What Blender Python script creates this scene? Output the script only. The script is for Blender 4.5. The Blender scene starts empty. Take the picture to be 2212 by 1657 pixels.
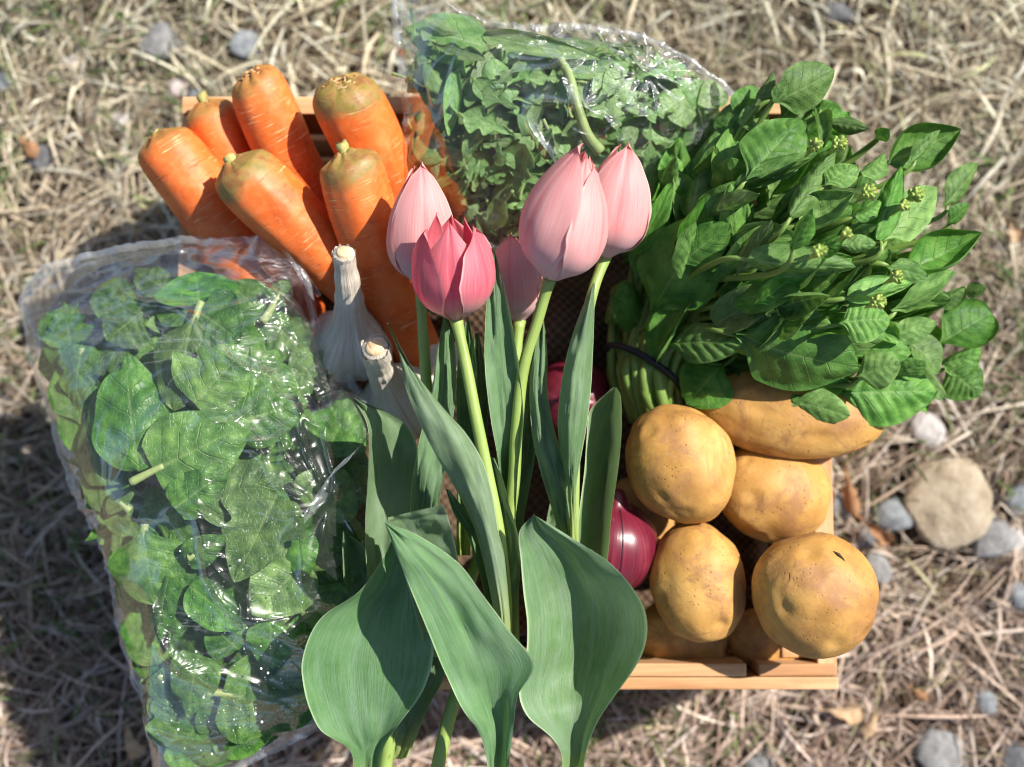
import bpy, math, random
import numpy as np
from mathutils import Vector, Matrix, Quaternion

rad = math.radians
random.seed(7)
RNG = np.random.default_rng(7)
scn = bpy.context.scene
COL = scn.collection

# ------------------------------------------------------------------ camera, sky, sun, exposure
W, H = 2212.0, 1657.0            # picture units used for measuring positions
FPX = W / 2 / math.tan(rad(25))
TILT = rad(5)
CAM = np.array([0.0, -0.073, 0.84])
cam = bpy.data.cameras.new("camera")
cam.sensor_width = 36.0
cam.lens = 18.0 / math.tan(rad(25))
cam.clip_start = 0.01
cam.clip_end = 500.0
cam.dof.use_dof = True
cam.dof.focus_distance = 0.598
cam.dof.aperture_fstop = 3.7
cam_ob = bpy.data.objects.new("camera", cam)
COL.objects.link(cam_ob)
cam_ob.location = CAM
cam_ob.rotation_euler = (TILT, 0, 0)
scn.camera = cam_ob

SUN_EL, SUN_AZ = 47.0, 27.0       # azimuth measured from +X (picture right) towards +Y (picture top)
sun_dir = Vector((math.cos(rad(SUN_EL)) * math.cos(rad(SUN_AZ)),
                  math.cos(rad(SUN_EL)) * math.sin(rad(SUN_AZ)), math.sin(rad(SUN_EL))))
world = bpy.data.worlds.new("World")
scn.world = world
world.use_nodes = True
wn = world.node_tree.nodes
wl = world.node_tree.links
wn.clear()
sky = wn.new("ShaderNodeTexSky")
sky.sky_type = 'NISHITA'
sky.sun_disc = False
sky.sun_elevation = rad(SUN_EL)
sky.sun_rotation = rad(90 - SUN_AZ)
bg = wn.new("ShaderNodeBackground")
bg.inputs[1].default_value = 0.088
wo = wn.new("ShaderNodeOutputWorld")
wl.new(sky.outputs[0], bg.inputs[0])
wl.new(bg.outputs[0], wo.inputs[0])
sun = bpy.data.lights.new("sun", 'SUN')
sun.energy = 5.0
sun.angle = rad(0.53)
sun.color = (1.0, 0.95, 0.87)
sun_ob = bpy.data.objects.new("sun", sun)
COL.objects.link(sun_ob)
sun_ob.rotation_euler = sun_dir.to_track_quat('Z', 'Y').to_euler()
sun_ob.location = (1, 0.5, 2)

scn.view_settings.view_transform = 'Standard'
scn.view_settings.look = 'None'
scn.view_settings.exposure = 0.72
scn.view_settings.gamma = 1.0
scn.view_settings.use_curve_mapping = False
scn.render.engine = 'CYCLES'
cy = scn.cycles
cy.use_denoising = True
cy.filter_width = 1.1
cy.use_adaptive_sampling = True
cy.adaptive_threshold = 0.025
cy.max_bounces = 7
cy.diffuse_bounces = 3
cy.glossy_bounces = 3
cy.transmission_bounces = 6
cy.transparent_max_bounces = 24
cy.caustics_reflective = False
cy.caustics_refractive = False
cy.sample_clamp_indirect = 6.0


# ------------------------------------------------------------------ measuring
def P(px, py, z):
    """world point at height z seen at picture position px, py"""
    a = (px - W / 2) / FPX
    b = -(py - H / 2) / FPX
    d = np.array([a, math.cos(TILT) * b + math.sin(TILT), -math.cos(TILT) + math.sin(TILT) * b])
    t = (z - CAM[2]) / d[2]
    return CAM + d * t


def S(z):
    """metres per picture unit at height z"""
    return (CAM[2] - z) / FPX


def hash3(i, j, k, seed):
    h = (i * 374761393 + j * 668265263 + k * 2147483647 + seed * 974634777).astype(np.int64)
    h = (h ^ (h >> 13)) * 1274126177
    h = h & 0x7fffffff
    h = (h ^ (h >> 16)) & 0xffff
    return h / 32767.5 - 1.0


def vnoise(p, seed=0):
    p = np.asarray(p, float)
    i = np.floor(p).astype(np.int64)
    f = p - i
    f = f * f * (3 - 2 * f)
    r = 0
    for a in (0, 1):
        for b in (0, 1):
            for c in (0, 1):
                w = (f[..., 0] if a else 1 - f[..., 0]) * (f[..., 1] if b else 1 - f[..., 1]) * (f[..., 2] if c else 1 - f[..., 2])
                r = r + w * hash3(i[..., 0] + a, i[..., 1] + b, i[..., 2] + c, seed)
    return r


def fbm(p, seed=0, oct=3):
    r, a = 0, 1.0
    p = np.asarray(p, float)
    for o in range(oct):
        r = r + a * vnoise(p * (2 ** o), seed + o)
        a *= 0.5
    return r


def smooth(a, b, x):
    t = np.clip((np.asarray(x, float) - a) / (b - a), 0, 1)
    return t * t * (3 - 2 * t)


def catmull(pts, n):
    """smooth curve through pts (k, d) sampled n times"""
    pts = np.asarray(pts, float)
    k = len(pts)
    t = np.linspace(0, k - 1, n)
    i = np.clip(np.floor(t).astype(int), 0, k - 2)
    f = (t - i)[:, None]
    e = np.vstack([2 * pts[0] - pts[1], pts, 2 * pts[-1] - pts[-2]])
    p0, p1, p2, p3 = e[i], e[i + 1], e[i + 2], e[i + 3]
    return 0.5 * ((2 * p1) + (-p0 + p2) * f + (2 * p0 - 5 * p1 + 4 * p2 - p3) * f ** 2 + (-p0 + 3 * p1 - 3 * p2 + p3) * f ** 3)


# ------------------------------------------------------------------ mesh helpers
def mk_mesh(name, V, Q, uv=None, smooth_=True, ngons=None, mat=None):
    """quads Q (n,4) plus optional ngons, per-vertex uv"""
    me = bpy.data.meshes.new(name)
    V = np.asarray(V, np.float32).reshape(-1, 3)
    Q = np.asarray(Q, np.int32).reshape(-1, 4)
    loops = Q.ravel().tolist() if ngons else None
    if ngons:
        faces = Q.tolist() + [list(g) for g in ngons]
        me.from_pydata(V.tolist(), [], faces)
    else:
        me.vertices.add(len(V))
        me.vertices.foreach_set("co", V.ravel())
        me.loops.add(Q.size)
        me.loops.foreach_set("vertex_index", Q.ravel())
        me.polygons.add(len(Q))
        me.polygons.foreach_set("loop_start", np.arange(0, Q.size, 4, dtype=np.int32))
        me.update(calc_edges=True)
    if uv is not None:
        lay = me.uv_layers.new(name="UVMap")
        li = np.empty(len(me.loops), np.int32)
        me.loops.foreach_get("vertex_index", li)
        lay.data.foreach_set("uv", np.asarray(uv, np.float32).reshape(-1, 2)[li].ravel())
    me.polygons.foreach_set("use_smooth", np.full(len(me.polygons), smooth_))
    me.update()
    me.validate()
    if mat:
        me.materials.append(mat)
    return me


def grid_quads(nv, nu, closed=False, off=0):
    idx = np.arange(nv * nu).reshape(nv, nu) + off
    if closed:
        idx = np.concatenate([idx, idx[:, :1]], 1)
    a, b, c, d = idx[:-1, :-1], idx[:-1, 1:], idx[1:, 1:], idx[1:, :-1]
    return np.stack([a, b, c, d], -1).reshape(-1, 4)


def grid_mesh(name, G, uv=None, closed=False, caps=False, mat=None):
    nv, nu = G.shape[:2]
    if uv is None:
        uu, vv = np.meshgrid(np.linspace(0, 1, nu), np.linspace(0, 1, nv))
        uv = np.stack([uu, vv], -1)
    ng = None
    if caps:
        ng = [list(range(nu))[::-1], [(nv - 1) * nu + i for i in range(nu)]]
    return mk_mesh(name, G.reshape(-1, 3), grid_quads(nv, nu, closed), uv.reshape(-1, 2), ngons=ng, mat=mat)


def obj(name, me, parent=None, loc=None, label=None, cat=None, group=None, kind=None):
    o = bpy.data.objects.new(name, me)
    COL.objects.link(o)
    if loc is not None:
        o.location = loc
    if parent is not None:
        o.parent = parent
    if label:
        o["label"] = label
    if cat:
        o["category"] = cat
    if group:
        o["group"] = group
    if kind:
        o["kind"] = kind
    return o


def tube_grid(pts, radii, ns=10, flat=1.0):
    pts = np.asarray(pts, float)
    n = len(pts)
    radii = np.broadcast_to(np.asarray(radii, float), (n,))
    tan = np.gradient(pts, axis=0)
    tan /= np.linalg.norm(tan, axis=1)[:, None] + 1e-12
    ref = np.array([0, 0, 1.0]) if abs(tan[0][2]) < 0.9 else np.array([1.0, 0, 0])
    G = np.zeros((n, ns, 3))
    nrm = np.cross(tan[0], ref)
    nrm /= np.linalg.norm(nrm)
    for i in range(n):
        nrm = nrm - tan[i] * np.dot(nrm, tan[i])
        nrm /= np.linalg.norm(nrm) + 1e-12
        bi = np.cross(tan[i], nrm)
        a = np.linspace(0, 2 * math.pi, ns, endpoint=False)
        G[i] = pts[i] + radii[i] * (np.cos(a)[:, None] * nrm + flat * np.sin(a)[:, None] * bi)
    return G


def tube_mesh(name, pts, radii, ns=10, mat=None, flat=1.0):
    return grid_mesh(name, tube_grid(pts, radii, ns, flat), closed=True, caps=True, mat=mat)


# ------------------------------------------------------------------ material helpers
class NT:
    def __init__(self, name):
        self.m = bpy.data.materials.new(name)
        self.m.use_nodes = True
        self.t = self.m.node_tree
        self.t.nodes.clear()
        self.out = self.t.nodes.new("ShaderNodeOutputMaterial")

    def n(self, ty, _props=None, **inp):
        nd = self.t.nodes.new("ShaderNode" + ty)
        for k, v in (_props or {}).items():
            setattr(nd, k, v)
        for k, v in inp.items():
            key = int(k[1:]) if k[0] == 'i' and k[1:].isdigit() else k.replace('_', ' ')
            self.set(nd.inputs[key], v)
        return nd

    def set(self, sock, v):
        if hasattr(v, 'is_output'):
            self.t.links.new(v, sock)
        else:
            if isinstance(v, (tuple, list)) and len(v) == 3 and sock.type == 'RGBA':
                v = (*v, 1)
            sock.default_value = v

    def math(self, op, a, b=0.0, c=0.0, clamp=False):
        nd = self.t.nodes.new("ShaderNodeMath")
        nd.operation = op
        nd.use_clamp = clamp
        for i, v in enumerate((a, b, c)):
            self.set(nd.inputs[i], v)
        return nd.outputs[0]

    def mix(self, f, a, b, bt='MIX'):
        nd = self.t.nodes.new("ShaderNodeMix")
        nd.data_type = 'RGBA'
        nd.blend_type = bt
        self.set(nd.inputs[0], f)
        self.set(nd.inputs[6], a)
        self.set(nd.inputs[7], b)
        return nd.outputs[2]

    def ramp(self, f, stops, interp='LINEAR'):
        nd = self.t.nodes.new("ShaderNodeValToRGB")
        cr = nd.color_ramp
        cr.interpolation = interp
        while len(cr.elements) < len(stops):
            cr.elements.new(0.5)
        for e, (p, c) in zip(cr.elements, stops):
            e.position = p
            e.color = (*c, 1) if isinstance(c, (tuple, list)) else (c, c, c, 1)
        self.set(nd.inputs[0], f)
        return nd.outputs[0]

    def noise(self, vec, scale, detail=3.0, rough=0.55, dist=0.0):
        nd = self.n("TexNoise", Scale=scale, Detail=detail, Roughness=rough, Distortion=dist)
        if vec is not None:
            self.set(nd.inputs["Vector"], vec)
        return nd.outputs[0]

    def mapv(self, vec, scale=(1, 1, 1), rot=(0, 0, 0), loc=(0, 0, 0)):
        nd = self.n("Mapping")
        self.set(nd.inputs["Vector"], vec)
        nd.inputs["Scale"].default_value = scale
        nd.inputs["Rotation"].default_value = rot
        self.set(nd.inputs["Location"], loc)
        return nd.outputs[0]

    def coord(self, which="Object"):
        return self.n("TexCoord").outputs[which]

    def rnd(self):
        return self.n("ObjectInfo").outputs["Random"]

    def randvec(self, vec, amt=37.0):
        """offset coordinates by the object's random number so alike things differ"""
        r = self.math('MULTIPLY', self.rnd(), amt)
        c = self.n("CombineXYZ", X=r, Y=r, Z=r)
        return self.n("VectorMath", {"operation": 'ADD'}, i0=vec, i1=c.outputs[0]).outputs[0]

    def sep(self, vec):
        return self.n("SeparateXYZ", Vector=vec).outputs

    def bump(self, h, strength=0.3, dist=0.001, normal=None):
        nd = self.n("Bump", Strength=strength, Distance=dist, Height=h)
        if normal is not None:
            self.set(nd.inputs["Normal"], normal)
        return nd.outputs[0]

    def principled(self, col, rough=0.5, spec=0.5, normal=None, **kw):
        nd = self.n("BsdfPrincipled")
        self.set(nd.inputs["Base Color"], col)
        self.set(nd.inputs["Roughness"], rough)
        self.set(nd.inputs["Specular IOR Level"], spec)
        if normal is not None:
            self.set(nd.inputs["Normal"], normal)
        for k, v in kw.items():
            self.set(nd.inputs[k.replace('_', ' ')], v)
        return nd.outputs[0]

    def mixs(self, f, a, b):
        return self.n("MixShader", Fac=f, i1=a, i2=b).outputs[0]

    def done(self, shader):
        self.t.links.new(shader, self.out.inputs[0])
        return self.m


def hsv_var(t, col, hue=0.02, val=0.25, sat=0.1):
    r = t.rnd()
    r2 = t.math('FRACT', t.math('MULTIPLY', r, 17.31))
    nd = t.n("HueSaturation", Color=col)
    t.set(nd.inputs["Hue"], t.math('ADD', 0.5 - hue, t.math('MULTIPLY', r, 2 * hue)))
    t.set(nd.inputs["Value"], t.math('ADD', 1 - val, t.math('MULTIPLY', r2, 2 * val)))
    t.set(nd.inputs["Saturation"], t.math('ADD', 1 - sat, t.math('MULTIPLY', r, 2 * sat)))
    return nd.outputs[0]


def mat_leaf(name, dark, mid, light, vein, K=6.0, slope=0.9, trans=0.3, rough=0.42, spec=0.5, hue=0.018, val=0.25,
             veinw=0.06, veinamt=0.6, tipcol=None, net=0.5, back=0.35):
    """net-veined leaf; uv = across, along"""
    t = NT(name)
    uv = t.coord("UV")
    x, y, _ = t.sep(uv)
    au = t.math('ABSOLUTE', t.math('SUBTRACT', t.math('MULTIPLY', x, 2.0), 1.0))
    wob = t.noise(t.randvec(t.coord("Object")), 4.0, 2.0)
    ph = t.math('SUBTRACT', t.math('MULTIPLY', y, K), t.math('MULTIPLY', au, slope))
    ph = t.math('ADD', ph, t.math('MULTIPLY', wob, 0.5))
    fr = t.math('ABSOLUTE', t.math('SUBTRACT', t.math('FRACT', ph), 0.5))
    side = t.math('SUBTRACT', 1.0, t.math('DIVIDE', fr, veinw), clamp=True)
    side = t.math('MULTIPLY', side, t.math('SUBTRACT', 1.0, t.math('MULTIPLY', au, 0.85), clamp=True))
    mw = t.math('MULTIPLY', t.math('SUBTRACT', 1.08, y), 0.085)
    midr = t.math('SUBTRACT', 1.0, t.math('DIVIDE', au, mw), clamp=True)
    ov = t.randvec(t.coord("Object"))
    vor = t.n("TexVoronoi", {"feature": 'DISTANCE_TO_EDGE'}, Vector=ov, Scale=17.0).outputs[0]
    netv = t.math('SUBTRACT', 1.0, t.math('DIVIDE', vor, 0.09), clamp=True)
    n1 = t.noise(ov, 5.0, 5.0, 0.6)
    col = t.ramp(n1, [(0.30, dark), (0.5, mid), (0.70, light)])
    if tipcol:
        tn = t.noise(ov, 3.0, 2.0)
        col = t.mix(t.ramp(t.math('ADD', tn, t.math('MULTIPLY', au, 0.25)), [(0.62, 0.0), (0.85, 0.8)]), col, tipcol)
    col = hsv_var(t, col, hue, val)
    v = t.math('MAXIMUM', t.math('MULTIPLY', side, veinamt * 0.7), t.math('MULTIPLY', midr, veinamt * 1.2), clamp=True)
    v = t.math('MAXIMUM', v, t.math('MULTIPLY', netv, 0.30 * net))
    col = t.mix(v, col, vein)
    bk = t.n("NewGeometry").outputs["Backfacing"]
    col = t.mix(t.math('MULTIPLY', bk, back), col, tuple(min(1, c * 1.6 + 0.06) for c in mid))
    hgt = t.math('SUBTRACT', t.math('MULTIPLY', n1, 0.5), t.math('ADD', t.math('MULTIPLY', side, 0.6), t.math('MULTIPLY', netv, 0.35 * net)))
    nrm = t.bump(hgt, 0.6, 0.0018)
    ro = t.math('ADD', rough - 0.08, t.math('MULTIPLY', n1, 0.2))
    p = t.principled(col, ro, spec, nrm)
    tc = t.mix(0.5, col, (0.35, 0.55, 0.05), 'MULTIPLY')
    tcol = t.n("HueSaturation", Color=col, Hue=0.482, Saturation=1.1, Value=1.4).outputs[0]
    tr = t.n("BsdfTranslucent", Color=tcol, Normal=nrm).outputs[0]
    return t.done(t.mixs(trans, p, tr))


def mat_tulip_leaf(name):
    t = NT(name)
    uv = t.coord("UV")
    x, y, _ = t.sep(uv)
    ov = t.coord("Object")
    au = t.math('ABSOLUTE', t.math('SUBTRACT', t.math('MULTIPLY', x, 2.0), 1.0))
    uvr = t.randvec(uv, 11.0)
    st = t.noise(t.mapv(uvr, (60, 5.0, 1)), 1.0, 5.0, 0.7, 0.8)
    st2 = t.noise(t.mapv(uvr, (14, 3.0, 1)), 1.0, 5.0, 0.7, 1.2)
    pa = t.noise(t.randvec(ov), 26.0, 6.0, 0.68)
    fine = t.noise(t.mapv(uvr, (240, 14.0, 1)), 1.0, 2.0, 0.6)
    base = t.ramp(pa, [(0.30, (0.085, 0.180, 0.056)), (0.5, (0.150, 0.262, 0.112)), (0.70, (0.225, 0.335, 0.190))])
    stc = t.ramp(st, [(0.32, (0.070, 0.165, 0.038)), (0.6, (0.200, 0.315, 0.165))])
    col = t.mix(0.34, base, stc)
    col = t.mix(t.ramp(st2, [(0.48, 0.0), (0.66, 0.6)]), col, (0.235, 0.325, 0.235))
    col = t.mix(t.ramp(fine, [(0.50, 0.0), (0.72, 0.35)]), col, (0.07, 0.15, 0.035))
    # pale yellow green towards the sheath at the base, thin pale margin
    col = t.mix(t.ramp(y, [(0.0, 0.9), (0.20, 0.0)]), col, (0.40, 0.50, 0.13))
    col = t.mix(t.ramp(au, [(0.955, 0.0), (0.985, 0.75)]), col, (0.46, 0.58, 0.34))
    col = hsv_var(t, col, 0.012, 0.12)
    h = t.math('ADD', t.math('MULTIPLY', st, 0.5), t.math('MULTIPLY', fine, 0.7))
    nrm = t.bump(h, 0.6, 0.0010)
    ro = t.math('ADD', 0.36, t.math('MULTIPLY', pa, 0.22))
    p = t.principled(col, ro, 0.42, nrm)
    tcol = t.n("HueSaturation", Color=col, Hue=0.475, Saturation=1.3, Value=1.3).outputs[0]
    tr = t.n("BsdfTranslucent", Color=tcol, Normal=nrm).outputs[0]
    return t.done(t.mixs(0.20, p, tr))


def mat_stem(name, c0, c1, trans=0.12, rough=0.4):
    t = NT(name)
    uv = t.coord("UV")
    x, y, _ = t.sep(uv)
    st = t.noise(t.mapv(t.randvec(uv, 9), (26, 3, 1)), 1.0, 3.0, 0.6)
    pa = t.noise(t.randvec(t.coord("Object")), 40.0, 3.0)
    col = t.mix(st, c0, c1)
    col = t.mix(t.ramp(pa, [(0.5, 0.0), (0.8, 0.4)]), col, tuple(c * 0.6 for c in c0))
    nrm = t.bump(st, 0.25, 0.0008)
    p = t.principled(col, rough, 0.45, nrm)
    tr = t.n("BsdfTranslucent", Color=col).outputs[0]
    return t.done(t.mixs(trans, p, tr))


def mat_petal(name, base, mid, tip, streak, edge):
    t = NT(name)
    uv = t.coord("UV")
    x, y, _ = t.sep(uv)
    au = t.math('ABSOLUTE', t.math('SUBTRACT', t.math('MULTIPLY', x, 2.0), 1.0))
    uvr = t.randvec(uv, 13.0)
    st = t.noise(t.mapv(uvr, (60, 2.0, 1)), 1.0, 4.0, 0.65, 0.4)
    st2 = t.noise(t.mapv(uvr, (150, 5.0, 1)), 1.0, 2.0, 0.6, 0.2)
    pa = t.noise(t.randvec(t.coord("Object")), 30.0, 3.0)
    yy = t.math('ADD', y, t.math('MULTIPLY', t.math('SUBTRACT', st, 0.5), 0.28))
    col = t.ramp(yy, [(0.0, base), (0.10, base), (0.30, mid), (0.72, mid), (1.0, tip)])
    col = t.mix(t.ramp(st, [(0.38, 0.0), (0.68, 0.7)]), col, streak)
    col = t.mix(t.ramp(st2, [(0.48, 0.0), (0.72, 0.35)]), col, tip)
    col = t.mix(t.math('MULTIPLY', t.ramp(au, [(0.55, 0.0), (1.0, 0.6)]), t.ramp(y, [(0.2, 0.25), (0.7, 1.0)])), col, edge)
    cen = t.math('MULTIPLY', t.ramp(au, [(0.0, 0.55), (0.13, 0.0)]), t.ramp(y, [(0.1, 0.4), (0.5, 1.0), (1.0, 0.2)]))
    col = t.mix(cen, col, tip)
    col = t.mix(t.ramp(pa, [(0.45, 0.0), (0.8, 0.3)]), col, mid)
    col = t.mix(t.ramp(au, [(0.93, 0.0), (0.985, 0.6)]), col, (0.84, 0.62, 0.58))
    h = t.math('ADD', t.math('MULTIPLY', st, 0.6), t.math('MULTIPLY', st2, 0.4))
    nrm = t.bump(h, 0.22, 0.0008)
    p = t.principled(col, 0.46, 0.28, nrm, Sheen_Weight=0.08)
    tcol = t.n("HueSaturation", Color=col, Hue=0.5, Saturation=1.25, Value=1.0).outputs[0]
    tr = t.n("BsdfTranslucent", Color=tcol, Normal=nrm).outputs[0]
    return t.done(t.mixs(0.30, p, tr))


def mat_carrot(name, green=0.5):
    t = NT(name)
    o = t.coord("Object")
    ov = t.randvec(o, 5.0)
    x, y, z = t.sep(o)
    n1 = t.noise(ov, 40.0, 4.0, 0.6)
    n2 = t.noise(ov, 220.0, 3.0, 0.6)
    col = t.ramp(n1, [(0.28, (0.55, 0.090, 0.012)), (0.5, (0.73, 0.142, 0.022)), (0.75, (0.82, 0.205, 0.045))])
    col = t.mix(t.ramp(n2, [(0.48, 0.0), (0.75, 0.28)]), col, (0.84, 0.34, 0.12))
    # thin pale rings and scars across the root
    sv = t.noise(t.mapv(ov, (55, 55, 850)), 1.0, 2.0, 0.5, 0.3)
    gate = t.ramp(t.noise(ov, 55.0, 2.0), [(0.46, 0.0), (0.62, 1.0)])
    scar = t.math('MULTIPLY', t.ramp(sv, [(0.60, 0.0), (0.68, 1.0)]), gate)
    col = t.mix(t.math('MULTIPLY', scar, 0.75), col, (0.90, 0.52, 0.24))
    sd = t.noise(t.mapv(ov, (90, 90, 700), loc=(3, 1, 7)), 1.0, 2.0, 0.5)
    dscar = t.math('MULTIPLY', t.ramp(sd, [(0.66, 0.0), (0.72, 1.0)]), 0.6)
    col = t.mix(dscar, col, (0.33, 0.09, 0.02))
    # dust bloom
    dn = t.noise(ov, 70.0, 5.0, 0.7)
    col = t.mix(t.ramp(dn, [(0.52, 0.0), (0.75, 0.22)]), col, (0.82, 0.40, 0.18))
    # green and brown shoulder
    zz = t.math('ADD', t.math('MULTIPLY', z, 1.0), t.math('MULTIPLY', t.math('SUBTRACT', n1, 0.5), 0.022))
    sh = t.ramp(t.math('MULTIPLY', t.math('ADD', zz, 0.006 + 0.018 * green), 75.0), [(0.0, 0.0), (0.55, 1.0)])
    gcol = t.ramp(t.noise(ov, 130.0, 3.0), [(0.35, (0.17, 0.10, 0.03)), (0.52, (0.22, 0.19, 0.055)), (0.7, (0.11, 0.16, 0.025))])
    col = t.mix(t.math('MULTIPLY', sh, min(1.0, 0.50 + green * 0.5)), col, gcol)
    h = t.math('SUBTRACT', t.math('MULTIPLY', n2, 0.5), t.math('MULTIPLY', t.math('ADD', scar, dscar), 0.8))
    nrm = t.bump(h, 0.5, 0.0007)
    ro = t.math('ADD', 0.36, t.math('MULTIPLY', dn, 0.3))
    return t.done(t.principled(col, ro, 0.42, nrm, Subsurface_Weight=0.12, Subsurface_Radius=(0.006, 0.002, 0.0008), Subsurface_Scale=1.0))


def mat_potato(name):
    t = NT(name)
    ov = t.randvec(t.coord("Object"), 5.0)
    n1 = t.noise(ov, 24.0, 4.0, 0.6)
    n2 = t.noise(ov, 300.0, 3.0, 0.6)
    col = t.ramp(n1, [(0.28, (0.33, 0.155, 0.036)), (0.5, (0.49, 0.262, 0.066)), (0.72, (0.61, 0.365, 0.115))])
    br = t.noise(ov, 38.0, 5.0, 0.72, 0.5)
    col = t.mix(t.ramp(br, [(0.48, 0.0), (0.64, 0.8)]), col, (0.29, 0.14, 0.055))
    vo = t.n("TexVoronoi", Vector=ov, Scale=340.0, Randomness=1.0).outputs[0]
    gate = t.ramp(t.noise(ov, 70.0, 3.0), [(0.46, 0.0), (0.62, 1.0)])
    sp = t.math('MULTIPLY', t.ramp(vo, [(0.10, 1.0), (0.26, 0.0)]), gate)
    col = t.mix(t.math('MULTIPLY', sp, 0.75), col, (0.22, 0.10, 0.03))
    vo2 = t.n("TexVoronoi", Vector=ov, Scale=95.0).outputs[0]
    sp2 = t.math('MULTIPLY', t.ramp(vo2, [(0.08, 1.0), (0.2, 0.0)]), t.ramp(t.noise(ov, 33.0, 2.0), [(0.5, 0.0), (0.66, 1.0)]))
    col = t.mix(t.math('MULTIPLY', sp2, 0.25), col, (0.17, 0.085, 0.03))
    scf = t.ramp(t.noise(t.mapv(ov, (160, 40, 90), rot=(0.4, 0.2, 0.8)), 1.0, 4.0, 0.65, 0.6), [(0.60, 0.0), (0.70, 0.6)])
    col = t.mix(scf, col, (0.25, 0.125, 0.05))
    fl = t.noise(t.mapv(ov, (1, 1, 2.5)), 120.0, 4.0, 0.7)
    col = t.mix(t.ramp(fl, [(0.55, 0.0), (0.8, 0.30)]), col, (0.62, 0.40, 0.17))
    h = t.math('SUBTRACT', t.math('ADD', t.math('MULTIPLY', n2, 0.35), t.math('MULTIPLY', fl, 0.4)), t.math('ADD', t.math('MULTIPLY', sp, 0.6), t.math('MULTIPLY', sp2, 0.15)))
    nrm = t.bump(h, 0.5, 0.0009)
    ro = t.math('ADD', 0.46, t.math('MULTIPLY', br, 0.25))
    return t.done(t.principled(col, ro, 0.38, nrm))


def mat_garlic(name):
    t = NT(name)
    o = t.coord("Object")
    ov = t.randvec(o, 5.0)
    uv = t.coord("UV")
    x, y, _ = t.sep(uv)
    st = t.noise(t.mapv(t.randvec(uv, 7), (55, 1.6, 1)), 1.0, 4.0, 0.65, 0.4)
    n1 = t.noise(ov, 45.0, 4.0, 0.6)
    col = t.ramp(st, [(0.3, (0.56, 0.46, 0.34)), (0.5, (0.78, 0.71, 0.59)), (0.75, (0.86, 0.81, 0.72))])
    col = t.mix(t.ramp(n1, [(0.5, 0.0), (0.75, 0.55)]), col, (0.62, 0.52, 0.44))
    bs = t.noise(t.mapv(t.randvec(uv, 3), (18, 1.2, 1)), 1.0, 3.0, 0.6, 1.0)
    col = t.mix(t.ramp(bs, [(0.56, 0.0), (0.72, 0.6)]), col, (0.46, 0.33, 0.22))
    h = t.math('ADD', st, t.math('MULTIPLY', n1, 0.5))
    nrm = t.bump(h, 0.8, 0.0016)
    p = t.principled(col, 0.55, 0.3, nrm)
    tr = t.n("BsdfTranslucent", Color=col).outputs[0]
    return t.done(t.mixs(0.12, p, tr))


def mat_onion(name):
    t = NT(name)
    uv = t.coord("UV")
    st = t.noise(t.mapv(t.randvec(uv, 7), (75, 1.5, 1)), 1.0, 4.0, 0.6, 0.2)
    st2 = t.noise(t.mapv(t.randvec(uv, 4), (16, 1.0, 1)), 1.0, 2.0, 0.6, 0.3)
    n1 = t.noise(t.randvec(t.coord("Object"), 5), 60.0, 4.0)
    col = t.ramp(st, [(0.3, (0.055, 0.005, 0.012)), (0.5, (0.125, 0.010, 0.024)), (0.72, (0.21, 0.025, 0.045))])
    col = t.mix(t.ramp(st2, [(0.45, 0.0), (0.8, 0.5)]), col, (0.20, 0.016, 0.032))
    col = t.mix(t.ramp(n1, [(0.55, 0.0), (0.8, 0.25)]), col, (0.30, 0.08, 0.09))
    nrm = t.bump(st, 0.2, 0.0008)
    return t.done(t.principled(col, 0.30, 0.5, nrm))


def mat_wood(name, axis=0):
    t = NT(name)
    ov = t.randvec(t.coord("Object"), 3.0)
    sc = [60, 60, 60]
    sc[axis] = 4.0
    wv = t.noise(t.mapv(ov, tuple(sc)), 1.0, 4.0, 0.6, 0.6)
    sc2 = [380, 380, 380]
    sc2[axis] = 9.0
    fi = t.noise(t.mapv(ov, tuple(sc2)), 1.0, 3.0, 0.6)
    col = t.ramp(wv, [(0.32, (0.40, 0.19, 0.075)), (0.5, (0.60, 0.34, 0.165)), (0.68, (0.70, 0.45, 0.25))])
    col = t.mix(t.ramp(fi, [(0.45, 0.0), (0.75, 0.4)]), col, (0.36, 0.17, 0.065))
    di = t.noise(ov, 30.0, 5.0, 0.7)
    col = t.mix(t.ramp(di, [(0.55, 0.0), (0.8, 0.45)]), col, (0.30, 0.18, 0.10))
    nrm = t.bump(t.math('ADD', wv, fi), 0.35, 0.0007)
    return t.done(t.principled(col, 0.62, 0.3, nrm))


def mat_simple(name, cols, scale=60.0, rough=0.6, bump=0.4, dist=0.001, spec=0.35, trans=0.0):
    t = NT(name)
    ov = t.randvec(t.coord("Object"), 5.0)
    n1 = t.noise(ov, scale, 5.0, 0.65)
    k = len(cols)
    col = t.ramp(n1, [(0.28 + 0.45 * i / max(1, k - 1), c) for i, c in enumerate(cols)])
    nrm = t.bump(t.noise(ov, scale * 3, 4.0, 0.6), bump, dist)
    p = t.principled(col, rough, spec, nrm)
    if trans:
        p = t.mixs(trans, p, t.n("BsdfTranslucent", Color=col).outputs[0])
    return t.done(p)


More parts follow.
